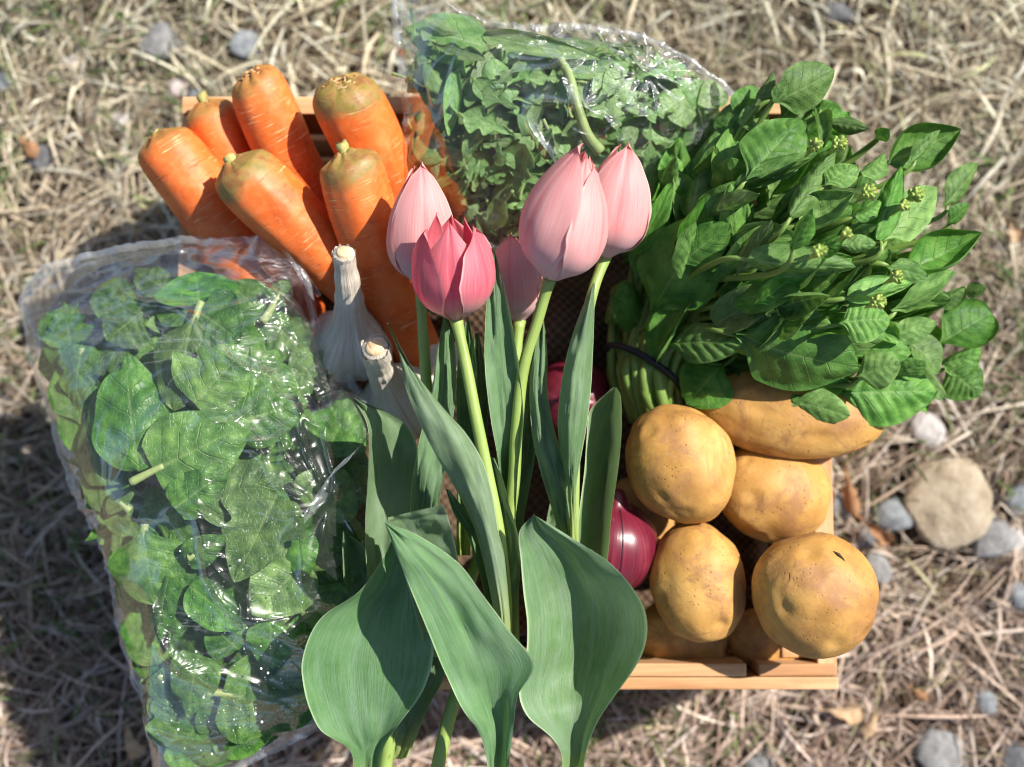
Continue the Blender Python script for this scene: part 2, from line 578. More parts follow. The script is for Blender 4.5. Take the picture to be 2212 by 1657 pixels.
def mat_film(name, haze=0.05, wrinkle=1.0):
    """thin clear plastic film: lets light through, mirrors sky and sun, slightly milky"""
    t = NT(name)
    ov = t.coord("Object")
    uv = t.coord("UV")
    # fine creases come from one ridged noise, gated so that parts of the film stay taut
    n = t.noise(t.mapv(ov, (26, 62, 30), rot=(0, 0, 0.6)), 1.0, 3.0, 0.55, 1.0)
    r2 = t.math('SUBTRACT', 1.0, t.math('ABSOLUTE', t.math('MULTIPLY', t.math('SUBTRACT', n, 0.5), 5.0)), clamp=True)
    gate = t.ramp(t.noise(ov, 16.0, 1.0), [(0.42, 0.12), (0.66, 1.0)])
    cr = t.math('MULTIPLY', t.math('POWER', r2, 3.0), gate)
    nrm = t.bump(cr, 0.26 * wrinkle, 0.003)
    fre = t.n("Fresnel", IOR=1.45).outputs[0]
    g1 = t.n("BsdfGlossy", Color=(1, 1, 1), Roughness=0.12, Normal=nrm).outputs[0]
    g2 = t.n("BsdfGlossy", Color=(1, 1, 1), Roughness=0.30, Normal=nrm).outputs[0]
    gl = t.mixs(0.6, g1, g2)
    tp = t.n("BsdfTransparent", Color=(0.975, 0.98, 0.98)).outputs[0]
    df = t.n("BsdfDiffuse", Color=(0.80, 0.84, 0.88), Normal=nrm).outputs[0]
    hz = t.math('ADD', haze, t.math('MULTIPLY', t.math('POWER', cr, 4.0), 0.10))
    body = t.mixs(hz, tp, df)
    return t.done(t.mixs(t.math('MINIMUM', t.math('MULTIPLY', fre, 0.8), 0.22), body, gl))


def mat_burlap(name):
    t = NT(name)
    uv = t.coord("UV")
    m = t.mapv(uv, (1, 1, 1))
    x, y, _ = t.sep(m)
    nx = t.noise(uv, 40.0, 2.0)
    wx = t.math('SINE', t.math('ADD', t.math('MULTIPLY', x, 900.0), t.math('MULTIPLY', nx, 5.0)))
    wy = t.math('SINE', t.math('ADD', t.math('MULTIPLY', y, 900.0), t.math('MULTIPLY', nx, 5.0)))
    wv = t.math('MULTIPLY', wx, wy)
    a = t.math('ADD', 0.5, t.math('MULTIPLY', wv, 0.5))
    pa = t.noise(uv, 30.0, 4.0)
    col = t.ramp(a, [(0.1, (0.03, 0.018, 0.011)), (0.5, (0.10, 0.065, 0.040)), (0.9, (0.19, 0.13, 0.085))])
    col = t.mix(pa, col, (0.08, 0.05, 0.03))
    nrm = t.bump(a, 0.9, 0.0012)
    return t.done(t.principled(col, 0.85, 0.15, nrm))


def mat_grass(name):
    t = NT(name)
    at = t.n("Attribute", {"attribute_name": "tint"}).outputs["Color"]
    n = t.noise(t.coord("Object"), 150.0, 3.0)
    col = t.mix(t.ramp(n, [(0.35, 0.0), (0.7, 0.45)]), at, t.mix(1.0, at, (0.45, 0.40, 0.35), 'MULTIPLY'))
    p = t.principled(col, 0.62, 0.25)
    tr = t.n("BsdfTranslucent", Color=col).outputs[0]
    return t.done(t.mixs(0.22, p, tr))


def mat_soil(name):
    t = NT(name)
    o = t.coord("Object")
    n1 = t.noise(o, 12.0, 6.0, 0.65)
    n2 = t.noise(o, 90.0, 5.0, 0.7)
    col = t.ramp(n1, [(0.3, (0.035, 0.024, 0.016)), (0.5, (0.075, 0.052, 0.034)), (0.72, (0.13, 0.09, 0.058))])
    col = t.mix(t.ramp(n2, [(0.5, 0.0), (0.75, 0.6)]), col, (0.17, 0.125, 0.08))
    nrm = t.bump(t.math('ADD', n1, n2), 0.9, 0.006)
    return t.done(t.principled(col, 0.9, 0.15, nrm))


M = {}
M['soil'] = mat_soil("soil")
M['grass'] = mat_grass("grass")
M['wood_x'] = mat_wood("pine_x", 0)
M['wood_y'] = mat_wood("pine_y", 1)
M['wood_z'] = mat_wood("pine_z", 2)
M['nail'] = mat_simple("nail_steel", [(0.16, 0.15, 0.14), (0.30, 0.28, 0.26)], 300.0, 0.45, 0.3)
M['burlap'] = mat_burlap("burlap")
M['carrot_a'] = mat_carrot("carrot_skin_green_shoulder", 0.7)
M['carrot_b'] = mat_carrot("carrot_skin_plain", 0.35)
M['stub'] = mat_simple("carrot_stub", [(0.20, 0.14, 0.05), (0.36, 0.32, 0.10), (0.45, 0.42, 0.16)], 120.0, 0.6, 0.6)
M['crown_disc'] = mat_simple("carrot_crown", [(0.30, 0.15, 0.05), (0.50, 0.32, 0.15), (0.60, 0.42, 0.22)], 160.0, 0.7, 0.8, 0.0015)
M['potato'] = mat_potato("potato_skin")
M['garlic'] = mat_garlic("garlic_paper")
M['garlic_cut'] = mat_simple("garlic_cut", [(0.48, 0.30, 0.14), (0.66, 0.48, 0.28), (0.74, 0.60, 0.42)], 220.0, 0.7, 0.6)
M['onion'] = mat_onion("red_onion_skin")
M['seam'] = mat_simple("onion_seam", [(0.03, 0.004, 0.008), (0.07, 0.01, 0.02)], 80.0, 0.5)
M['tulip_leaf'] = mat_tulip_leaf("tulip_leaf")
M['tulip_stem'] = mat_stem("tulip_stem", (0.20, 0.32, 0.055), (0.42, 0.52, 0.16))
M['petal_pale'] = mat_petal("petal_pale", (0.66, 0.53, 0.56), (0.76, 0.345, 0.34), (0.74, 0.19, 0.19), (0.82, 0.53, 0.50), (0.78, 0.41, 0.37))
M['petal_deep'] = mat_petal("petal_deep", (0.44, 0.38, 0.28), (0.66, 0.13, 0.18), (0.62, 0.07, 0.11), (0.74, 0.31, 0.33), (0.72, 0.26, 0.28))
M['greens'] = mat_leaf("greens_leaf", (0.048, 0.140, 0.024), (0.108, 0.240, 0.046), (0.185, 0.345, 0.080), (0.33, 0.48, 0.17), K=6.0, slope=1.5, trans=0.26,
                       rough=0.5, spec=0.33, hue=0.014, val=0.30, veinw=0.045, veinamt=0.30, net=0.25)
M['greens_stem'] = mat_stem("greens_stem", (0.12, 0.22, 0.035), (0.25, 0.37, 0.09), 0.15)
M['bud'] = mat_simple("flower_bud", [(0.17, 0.27, 0.05), (0.30, 0.40, 0.09), (0.42, 0.45, 0.11)], 200.0, 0.5, 0.2)
M['rubber'] = mat_simple("rubber_band", [(0.008, 0.009, 0.013), (0.016, 0.018, 0.024)], 120.0, 0.55, 0.2)
M['spinach'] = mat_leaf("spinach_leaf", (0.026, 0.092, 0.014), (0.068, 0.175, 0.028), (0.150, 0.300, 0.050), (0.34, 0.46, 0.16), K=5.0, slope=1.2, trans=0.26,
                        hue=0.016, val=0.32, rough=0.40, spec=0.45, veinw=0.045, veinamt=0.32, net=0.4)
M['spinach_stem'] = mat_stem("spinach_stem", (0.24, 0.33, 0.09), (0.46, 0.52, 0.22), 0.2)
M['arugula'] = mat_leaf("arugula_leaf", (0.080, 0.180, 0.045), (0.160, 0.290, 0.085), (0.26, 0.40, 0.15), (0.46, 0.57, 0.32), K=5.0, slope=1.6, trans=0.28,
                        hue=0.018, val=0.34, veinw=0.05, veinamt=0.4, net=0.3)
M['arugula_stem'] = mat_stem("arugula_stem", (0.22, 0.34, 0.09), (0.44, 0.52, 0.22), 0.2)
M['film'] = mat_film("clear_film", 0.013)
M['film_seam'] = mat_film("film_seam", 0.12, 0.4)
M['film_milky'] = mat_film("clear_film_folded", 0.22, 0.6)
M['drop'] = mat_simple("water_bead", [(0.75, 0.78, 0.8), (0.85, 0.87, 0.88)], 100.0, 0.08, 0.0, spec=0.8)


# ------------------------------------------------------------------ ground
def build_ground():
    # one sheet that reaches the horizon, finer near the crate
    r = np.concatenate([np.linspace(0, 1.6, 60), np.geomspace(1.75, 300, 26)])
    ax = np.concatenate([-r[:0:-1], r])
    xx, yy = np.meshgrid(ax, ax)
    p = np.stack([xx, yy, np.zeros_like(xx)], -1)
    z = 0.006 * fbm(p * 9.0, 3, 3) * np.exp(-(xx ** 2 + yy ** 2) / 9.0) - 0.006
    G = np.stack([xx, yy, z], -1)
    obj("ground", grid_mesh("ground", G, mat=M['soil']), kind="structure")


def blades(name, n, ext, lenr, widr, lift, cols, weights, seed, mat, stand=0.0, clump=None, hole=None, discs=None, kindname="stuff", label=None, cat=None):
    rg = np.random.default_rng(seed)
    xy = (rg.random((n, 2)) - 0.5) * np.array(ext) * 2
    if clump is not None:
        keep = fbm(np.concatenate([xy * clump[0], np.zeros((n, 1))], 1), seed + 5, 2) > clump[1]
        xy = xy[keep]
    if hole is not None:
        k2 = (np.abs(xy[:, 0]) > hole[0]) | (np.abs(xy[:, 1]) > hole[1])
        xy = xy[k2]
    if discs is not None:
        dd = np.min([np.hypot(xy[:, 0] - d[0], xy[:, 1] - d[1]) / d[2] for d in discs], 0)
        xy = xy[dd > 1.05]
    n = len(xy)
    ln = lenr[0] + (lenr[1] - lenr[0]) * rg.random(n) ** 1.6
    wd = widr[0] + (widr[1] - widr[0]) * rg.random(n) ** 2.0
    # neighbouring blades lie roughly the same way
    flow = fbm(np.concatenate([xy * 5.0, np.zeros((n, 1))], 1), seed + 9, 2) * 2.6
    ang = flow + rg.normal(0, 1.2, n) + (rg.random(n) < 0.3) * rg.random(n) * 6.28
    curl = rg.normal(0, 0.32, n)
    ns = 6
    s = np.linspace(0, 1, ns)
    a = ang[:, None] + curl[:, None] * (s[None, :] - 0.5)
    dx = np.cumsum(np.cos(a), 1) / ns * ln[:, None]
    dy = np.cumsum(np.sin(a), 1) / ns * ln[:, None]
    z0 = rg.random(n) * lift
    arch = rg.random(n) * lift * 1.4
    tip = (rg.random(n) - 0.25) * lift * 1.2 + stand * ln * rg.random(n)
    z = z0[:, None] + arch[:, None] * np.sin(s * math.pi)[None, :] + tip[:, None] * s[None, :] ** 1.5
    z = np.maximum(z, 0.0005)
    c = np.stack([xy[:, :1] + dx, xy[:, 1:] + dy, z], -1)
    if discs is not None:              # blades that would cross a stone lie under it
        for d in discs:
            k3 = np.hypot(c[..., 0] - d[0], c[..., 1] - d[1]) < d[2] * 0.95
            c[..., 2] = np.where(k3, np.minimum(c[..., 2], 0.003), c[..., 2])
    side = np.stack([-np.sin(a), np.cos(a), np.zeros_like(a)], -1)
    tw = rg.normal(0, 0.6, n)[:, None] + rg.normal(0, 0.7, n)[:, None] * s[None, :]
    side = side * np.cos(tw)[..., None]
    side[..., 2] += np.sin(tw)
    prof = np.minimum(1.0, 0.55 + 1.4 * s) * (1 - 0.85 * s ** 2.5)
    w = (wd[:, None] * prof[None, :])[..., None] * 0.5
    V = np.stack([c - side * w, c + side * w], 2).reshape(n, ns * 2, 3)
    base = (np.arange(n) * ns * 2)[:, None, None]
    k = np.arange(ns - 1) * 2
    q = np.stack([k, k + 1, k + 3, k + 2], -1)[None] + base
    me = mk_mesh(name, V.reshape(-1, 3), q.reshape(-1, 4), mat=mat)
    cols = np.array(cols)
    ci = rg.choice(len(cols), n, p=np.array(weights) / sum(weights))
    big = fbm(np.concatenate([xy * 6.0, np.zeros((n, 1))], 1), seed + 31, 3)[:, None]
    cc = cols[ci] * (0.80 + 0.55 * rg.random((n, 1))) * (1 + 0.28 * big) * (1 + np.array([[-0.06, 0.04, -0.02]]) * np.clip(xy[:, 1:] * 3, -1, 1))
    cc = np.repeat(cc, ns * 2, 0)
    cc = np.concatenate([np.clip(cc, 0, 1), np.ones((len(cc), 1))], 1).astype(np.float32)
    at = me.attributes.new("tint", 'FLOAT_COLOR', 'POINT')
    at.data.foreach_set("color", cc.ravel())
    return obj(name, me, kind=kindname, label=label, cat=cat)


STRAW = [(0.55, 0.455, 0.345), (0.68, 0.60, 0.485), (0.46, 0.365, 0.27), (0.27, 0.20, 0.145), (0.54, 0.49, 0.42), (0.37, 0.36, 0.20)]
STRAW_W = [5, 3.5, 5, 4.0, 3, 1.6]


def rock_mesh(name, seed, flat=0.6, facets=0.35, elong=1.0, mat=None):
    nv, nu = 26, 36
    th = np.linspace(0.001, math.pi - 0.001, nv)[:, None]
    ph = np.linspace(0, 2 * math.pi, nu, endpoint=False)[None]
    d = np.stack([np.sin(th) * np.cos(ph), np.sin(th) * np.sin(ph), np.cos(th) * np.ones_like(ph)], -1)
    rg = np.random.default_rng(seed)
    r = np.ones(d.shape[:2])
    for k in range(13):          # chop with planes for facets
        nrm = rg.normal(size=3)
        nrm /= np.linalg.norm(nrm)
        hgt = 0.52 + 0.36 * rg.random()
        dt = d @ nrm
        r = np.where(dt > 1e-3, np.minimum(r, hgt / np.maximum(dt, 1e-3) * (1 - facets) + facets * r), r)
    r = r * (1 + 0.05 * fbm(d * 3.0, seed, 3))
    G = d * r[..., None] * np.array([elong, 1.0, flat])
    return grid_mesh(name, G, closed=True, caps=True, mat=mat)


def build_stones():
    ms = {
        'grey': mat_simple("stone_grey", [(0.13, 0.127, 0.122), (0.22, 0.216, 0.21), (0.32, 0.315, 0.305)], 2.5, 0.75, 0.6, 0.002),
        'blue': mat_simple("stone_blue_grey", [(0.11, 0.12, 0.13), (0.19, 0.205, 0.215), (0.29, 0.305, 0.31)], 2.5, 0.7, 0.6, 0.002),
        'tan': mat_simple("stone_tan", [(0.21, 0.165, 0.11), (0.33, 0.27, 0.19), (0.44, 0.38, 0.29)], 2.2, 0.8, 0.7, 0.003),
        'white': mat_simple("stone_white", [(0.30, 0.28, 0.26), (0.42, 0.39, 0.37), (0.52, 0.49, 0.47)], 2.5, 0.75, 0.5, 0.002),
        'pink': mat_simple("stone_pink", [(0.33, 0.26, 0.24), (0.46, 0.39, 0.37), (0.56, 0.50, 0.48)], 2.5, 0.75, 0.5, 0.002),
        'dark': mat_simple("stone_dark", [(0.055, 0.055, 0.06), (0.11, 0.11, 0.115), (0.19, 0.19, 0.19)], 2.5, 0.75, 0.6, 0.002),
    }
    L = [  # px, py, radius px, material, elongation, turn, label
        (347, 97, 48, 'grey', 1.15, 0.1, "largest grey stone on the grass above the carrots"),
        (528, 99, 36, 'blue', 1.1, 2.8, "blue grey stone on the grass straight above the carrots"),
        (155, 137, 20, 'white', 1.1, 0.4, "small whitish pebble left of the largest grey stone"),
        (386, 194, 26, 'pink', 1.0, 1.2, "rounded pinkish pebble by the back left crate corner"),
        (424, 212, 24, 'blue', 1.0, 0.6, "blue grey pebble touching the pinkish one at the crate corner"),
        (4, 178, 26, 'blue', 1.0, 0.3, "blue grey stone cut by the left picture edge"),
        (92, 345, 36, 'dark', 1.2, 0.2, "dark stone half sunk in straw left of the carrots"),
        (262, 262, 22, 'white', 1.2, 1.0, "pale pebble in straw left of the carrot crowns"),
        (1806, 30, 36, 'dark', 1.2, -0.2, "dark grey stone near the top right of the picture"),
        (2066, 1078, 104, 'tan', 1.0, 0.5, "big angular tan stone right of the crate"),
        (1932, 1112, 42, 'blue', 1.1, 0.7, "blue grey stone between the crate and the big tan stone"),
        (2136, 1165, 50, 'grey', 1.2, 0.8, "grey stone tucked under the big tan stone's lower corner"),
        (2190, 1165, 28, 'white', 1.5, 2.2, "narrow pale stone right of the stone under the tan stone"),
        (2208, 1080, 38, 'blue', 1.0, 1.6, "blue grey stone at the right picture edge beside the tan stone"),
        (1818, 1092, 34, 'grey', 0.8, 1.4, "grey stone against the crate's right side"),
        (1898, 1232, 44, 'grey', 0.75, 0.3, "upright grey stone right of the round potato"),
        (2006, 926, 40, 'white', 1.2, -0.4, "whitish stone under the tip of the leafy greens"),
        (2128, 1516, 30, 'blue', 0.8, 0.1, "smooth oval blue stone lower right on bare ground"),
        (2022, 1622, 50, 'grey', 1.2, -0.3, "pale grey stone near the bottom right edge"),
        (2192, 1640, 34, 'dark', 1.1, 0.9, "dark stone in the bottom right corner"),
        (1637, 1648, 28, 'grey', 1.4, 0.3, "grey stone at the bottom edge below the potatoes"),
        (2196, 1290, 34, 'blue', 0.8, 0.3, "blue grey stone at right edge below the tan stone"),
        (1868, 1165, 26, 'dark', 1.2, 0.9, "small dark stone beside the brown dead leaf"),
    ]
    discs = []
    for i, (px, py, r, m, el, tu, lab) in enumerate(L):
        rr = r * S(0.01)
        fl = 0.55 if m != 'tan' else 0.38
        c = P(px, py, rr * fl * 0.75)
        o = obj("stone", rock_mesh("stone", 40 + i, fl, 0.3 if m != 'blue' else 0.5, el, ms[m]), loc=(c[0], c[1], rr * fl * 0.5 + 0.002), label=lab, cat="stone",
                group="stones on the ground")
        o.scale = (rr * 1.08,) * 3
        o.rotation_euler = (0.1 * math.sin(i), 0.1 * math.cos(i * 2), tu)
        discs.append((c[0], c[1], rr * 0.85))
    return discs


build_ground()
DISCS = build_stones()
blades("dry_grass", 54000, (0.64, 0.54), (0.012, 0.11), (0.0005, 0.0036), 0.008, STRAW, STRAW_W, 21, M['grass'], discs=DISCS,
       label="matted dry straw coloured grass covering the ground", cat="grass")
blades("dry_grass", 26000, (2.2, 2.0), (0.04, 0.14), (0.002, 0.006), 0.02, STRAW, STRAW_W, 22, M['grass'], hole=(0.58, 0.48),
       label="dry straw coloured grass further out around the crate", cat="grass")
blades("green_grass", 7500, (0.62, 0.52), (0.015, 0.05), (0.0010, 0.0030), 0.012,
       [(0.075, 0.13, 0.035), (0.12, 0.19, 0.05), (0.17, 0.23, 0.075), (0.05, 0.09, 0.025)], [3, 3, 2, 2], 23, M['grass'], stand=0.25, clump=(7.0, 0.12), discs=DISCS,
       label="short green grass blades growing through the straw", cat="grass")


# ------------------------------------------------------------------ crate
ZR = 0.160
CX0, CX1 = P(382, 600, ZR)[0], P(1808, 1350, ZR)[0]
CY1, CY0 = P(1106, 208, ZR)[1], P(1500, 1490, ZR)[1]


def board(name, x0, x1, y0, y1, z0, z1, mat, parent, bev=0.0012, jit=0.0):
    """bevelled board with its origin at its centre"""
    c = np.array([(x0 + x1) / 2, (y0 + y1) / 2, (z0 + z1) / 2])
    h = np.array([x1 - x0, y1 - y0, z1 - z0]) / 2
    import bmesh
    bm = bmesh.new()
    bmesh.ops.create_cube(bm, size=2.0)
    for v in bm.verts:
        v.co = Vector((v.co.x * h[0], v.co.y * h[1], v.co.z * h[2]))
    bmesh.ops.bevel(bm, geom=bm.edges[:], offset=bev, segments=2, affect='EDGES', profile=0.6)
    me = bpy.data.meshes.new(name)
    bm.to_mesh(me)
    bm.free()
    me.materials.append(mat)
    o = obj(name, me, parent, c)
    o.rotation_euler = (0, 0, jit)
    return o


def build_crate():
    root = obj("wooden_crate", None, loc=((CX0 + CX1) / 2, (CY0 + CY1) / 2, 0.004), label="shallow light pine crate holding the vegetables and tulips", cat="crate")
    bx, by, bz = root.location
    T = 0.012

    def b(name, x0, x1, y0, y1, z0, z1, m, **k):
        return board(name, x0 - bx, x1 - bx, y0 - by, y1 - by, z0 - bz, z1 - bz, M[m], root, **k)
    for z0, z1 in ((0.012, 0.052), (0.064, 0.104), (0.116, ZR)):
        top = z1 == ZR
        b("side_slat", CX0, CX0 + T, CY0 + T, CY1 - T, z0, z1 - 0.001, 'wood_y')
        b("side_slat", CX1 - T, CX1, CY0 + T + 0.001, CY1 - T, z0, z1 - 0.001, 'wood_y')
        b("end_slat", CX0, CX1, CY1 - T + 0.0005, CY1, z0, z1, 'wood_x')
        b("end_slat", CX0, CX1, CY0, CY0 + 0.0075, z0, z1, 'wood_x')
    # inner batten of the front: two lengths with a gap
    g0, g1 = P(1612, 1450, ZR)[0], P(1640, 1450, ZR)[0]
    b("batten", CX0 + 0.014, g0, CY0 + 0.008, CY0 + 0.0160, 0.10, ZR + 0.0015, 'wood_x')
    b("batten", g1, CX1 - 0.0005, CY0 + 0.008, CY0 + 0.0155, 0.10, ZR - 0.0002, 'wood_x', jit=0.002)
    for x in (CX0 + T + 0.001, CX1 - T - 0.019):
        for y in (CY0 + 0.017, CY1 - T - 0.019):
            b("corner_post", x, x + 0.018, y, y + 0.018, 0.006, ZR - 0.012, 'wood_z')
    for x in (P(1480, 1478, ZR)[0], P(1560, 1478, ZR)[0], P(1700, 1478, ZR)[0], P(1775, 1478, ZR)[0]):
        for z in (0.125, 0.148):
            pts = np.array([[x - bx, CY0 - by + 0.001, z - bz], [x - bx, CY0 - by - 0.0006, z - bz]])
            obj("nail_head", tube_mesh("nail_head", pts, 0.0017, 10, M['nail']), root)
    n = 6
    w = (CY1 - CY0) / n
    for i in range(n):
        b("floor_slat", CX0, CX1, CY0 + i * w + 0.003, CY0 + (i + 1) * w - 0.003, 0.004, 0.0115, 'wood_x')


def build_cloth():
    nx, ny = 90, 80
    xs = np.linspace(CX0 + 0.0135, CX1 - 0.0135, nx)
    ys = np.linspace(CY0 + 0.0175, CY1 - 0.0135, ny)
    xx, yy = np.meshgrid(xs, ys)
    p = np.stack([xx, yy, np.zeros_like(xx)], -1)
    c = P(1180, 720, 0.12)
    hump = np.exp(-(((xx - c[0]) / 0.07) ** 2 + ((yy - c[1]) / 0.05) ** 2))
    e = np.minimum(np.minimum(xx - xs[0], xs[-1] - xx), np.minimum(yy - ys[0], ys[-1] - yy))
    z = 0.082 + 0.05 * hump + 0.010 * fbm(p * 22, 5, 3) - 0.03 * np.exp(-e / 0.02)
    G = np.stack([xx, yy, z], -1)
    c0 = np.array([(CX0 + CX1) / 2, (CY0 + CY1) / 2, 0.08])
    uv = np.stack([xx, yy], -1)
    o = obj("burlap_cloth", grid_mesh("burlap_cloth", G - c0, uv=uv, mat=M['burlap']), loc=c0, label="coarse brown woven cloth lining the crate beneath the vegetables", cat="cloth")
    return o


build_crate()
build_cloth()


# ------------------------------------------------------------------ carrots
def carrot_mesh(seed, R, L, crown_flat, mat):
    prof = [(0.02, -0.0020), (0.16, -0.0020), (0.24, -0.0005), (0.36, -0.0012 - 0.001 * (1 - crown_flat)), (0.50, -0.0020 - 0.0015 * (1 - crown_flat)),
            (0.68, -0.0032 - 0.002 * (1 - crown_flat)), (0.84, -0.0064), (0.94, -0.0115), (0.985, -0.019), (1.0, -0.034)]
    n_b = 60
    zz = np.linspace(-0.045, -L, n_b)
    t = (-zz - 0.038) / (L - 0.038)
    rr = 1.0 * (1 - 0.26 * t ** 1.15) * np.sqrt(np.clip(1 - smooth(0.86, 1.0, t) * 0.97, 0.001, 1))
    a = np.array(prof)
    r = np.concatenate([catmull(a, 26)[:, 0], rr])
    z = np.concatenate([catmull(a, 26)[:, 1], zz])
    nu = 56
    ang = np.linspace(0, 2 * math.pi, nu, endpoint=False)
    rg = np.random.default_rng(seed)
    q = np.stack(np.broadcast_arrays(np.cos(ang)[None] * 1.6, np.sin(ang)[None] * 1.6, z[:, None] * 22), -1)
    lump = 0.055 * fbm(q, seed, 2)
    # shallow transverse creases
    q2 = np.stack(np.broadcast_arrays(np.cos(ang)[None] * 0.9, np.sin(ang)[None] * 0.9, z[:, None] * 330), -1)
    crease = -0.016 * np.clip(vnoise(q2, seed + 3) - 0.35, 0, 1)
    wide = smooth(0.5, 1.0, r)[:, None]
    rad_ = R * r[:, None] * (1 + (lump + crease * 2) * wide)
    zrow = z[:, None] + 0.0018 * vnoise(q * 2.2, seed + 8) * (1 - wide * 0.6)
    bx = 0.010 * np.sin(-z * 14 + seed)[:, None] * (-z / L)[:, None]
    by = 0.008 * np.cos(-z * 11 + seed * 2)[:, None] * (-z / L)[:, None]
    G = np.stack(np.broadcast_arrays(rad_ * np.cos(ang)[None] + bx, rad_ * np.sin(ang)[None] + by, zrow), -1)
    return grid_mesh("carrot", G, closed=True, caps=True, mat=mat)


CARROTS = [  # crown px, z, far px, z, radius px, length, material, crown flatness, stub (len, radius, lean), label
    ((338, 288), 0.190, (585, 672), 0.150, 73, 0.145, 'carrot_b', 0.4, (0.002, 0.0030, 0.3), "leftmost carrot, its tip under the spinach bag"),
    ((440, 218), 0.176, (605, 560), 0.128, 62, 0.165, 'carrot_b', 0.5, (0.005, 0.0036, -0.2), "carrot at the crate's back left corner with a yellowish stem stub"),
    ((540, 152), 0.198, (735, 510), 0.138, 67, 0.150, 'carrot_b', 0.9, None, "carrot reaching furthest back with a flat brown cut crown"),
    ((732, 172), 0.218, (862, 530), 0.140, 80, 0.165, 'carrot_a', 1.0, None, "thick carrot with a green ringed crown beside the arugula bag"),
    ((498, 345), 0.212, (778, 668), 0.160, 76, 0.138, 'carrot_a', 0.3, (0.003, 0.0040, 0.2), "front carrot lying across the others with a tan stem nub"),
    ((742, 325), 0.225, (915, 755), 0.160, 73, 0.158, 'carrot_a', 0.2, (0.0045, 0.0038, -0.1), "front carrot just left of the tulips with a green stem nub"),
]


def build_carrots():
    for i, ((cx, cy_), cz, (fx, fy), fz, rp, L, m, fl, stub, lab) in enumerate(CARROTS):
        a, b = P(cx, cy_, cz), P(fx, fy, fz)
        ax = Vector(a - b).normalized()
        R = rp * 1.02 * S(cz - 0.01)
        o = obj("carrot", carrot_mesh(11 + i * 3, R, L, fl, M[m]), loc=a, label=lab, cat="carrot", group="carrots in the crate")
        o.rotation_mode = 'QUATERNION'
        o.rotation_quaternion = ax.to_track_quat('Z', 'Y') @ Quaternion((0, 0, 1), i * 1.3)
        if stub:
            l, r, lean = stub
            s = np.linspace(0, 1, 7)
            pts = np.stack([lean * 0.6 * l * s ** 2, 0 * s, -0.005 + (l + 0.005) * s], -1)
            rr = r * np.array([1.35, 1.1, 0.98, 0.95, 0.98, 1.0, 0.8])
            G = tube_grid(pts, rr, 16)
            nz = vnoise(G * 420, 50 + i)
            G[..., :2] *= 1 + 0.12 * nz[..., None]
            G[-1, :, 2] += 0.0018 * nz[-1]
            obj("stem_stub", grid_mesh("stem_stub", G, closed=True, caps=True, mat=M['stub']), o)
        else:
            # concentric torn leaf bases on the flat crown
            for k, (r0, h) in enumerate(((0.16, 0.0020), (0.30, 0.0014), (0.44, 0.0004))):
                an = np.linspace(0, 2 * math.pi, 33)[:-1]
                rr = R * r0 * (1 + 0.14 * vnoise(np.stack([np.cos(an) * 2, np.sin(an) * 2, an * 0 + k + i], -1), 3))
                zz = h - 0.003 + 0.0012 * vnoise(np.stack([np.cos(an) * 3, np.sin(an) * 3, an * 0 + k + 9], -1), 4)
                pts = np.stack([rr * np.cos(an), rr * np.sin(an), zz], -1)
                pts = np.vstack([pts, pts[:2]])
                obj("crown_ring", tube_mesh("crown_ring", pts, 0.0008, 6, M['crown_disc']), o)


build_carrots()


# ------------------------------------------------------------------ potatoes
def potato_mesh(seed, a, b, c, eyes=9):
    nv, nu = 64, 96
    th = np.linspace(0.001, math.pi - 0.001, nv)[:, None]
    ph = np.linspace(0, 2 * math.pi, nu, endpoint=False)[None]
    d = np.stack([np.cos(th) * np.ones_like(ph), np.sin(th) * np.cos(ph), np.sin(th) * np.sin(ph)], -1)
    r = 1 + 0.055 * vnoise(d * 1.5, seed) + 0.035 * vnoise(d * 2.9, seed + 1) + 0.004 * fbm(d * 14, seed + 2, 2)
    rg = np.random.default_rng(seed)
    for k in range(eyes):
        e = rg.normal(size=3)
        e[2] = abs(e[2])
        e /= np.linalg.norm(e)
        dd = np.linalg.norm(d - e, axis=-1)
        s = 0.09 + 0.06 * rg.random()
        dep = 0.022 + 0.025 * rg.random()
        r = r - dep * np.exp(-(dd / s) ** 2) + 0.35 * dep * np.exp(-((dd - s * 1.4) / (s * 0.5)) ** 2) * (0.5 + 0.5 * vnoise(d * 6, seed + 5 + k))
    G = d * r[..., None] * np.array([a, b, c])
    return grid_mesh("potato", G, closed=True, caps=True, mat=M['potato'])


POTATOES = [  # px, py, z, half length px, half width px, height factor, turn (deg, picture), label
    (1470, 1004, 0.186, 136, 116, 0.84, -60, "golden oval potato at the top left of the potatoes, beside the stems of the greens"),
    (1668, 1062, 0.158, 128, 108, 0.85, -12, "potato against the crate's right rail under the long potato"),
    (1708, 893, 0.176, 196, 100, 0.8, -9, "long potato half covered by the leafy greens"),
    (1507, 1256, 0.176, 130, 104, 0.85, -78, "mottled oval potato touching the red onion"),
    (1758, 1283, 0.198, 137, 131, 0.86, -30, "round potato with dark nicks overhanging the crate's front right corner"),
    (1478, 1372, 0.130, 104, 78, 0.8, -15, "potato low against the front rail by the tulip leaf"),
    (1672, 1388, 0.130, 104, 70, 0.8, -18, "potato low against the front rail under the round potato"),
    (1392, 1108, 0.128, 90, 74, 0.8, -70, "shaded potato wedged behind the red onion"),
]


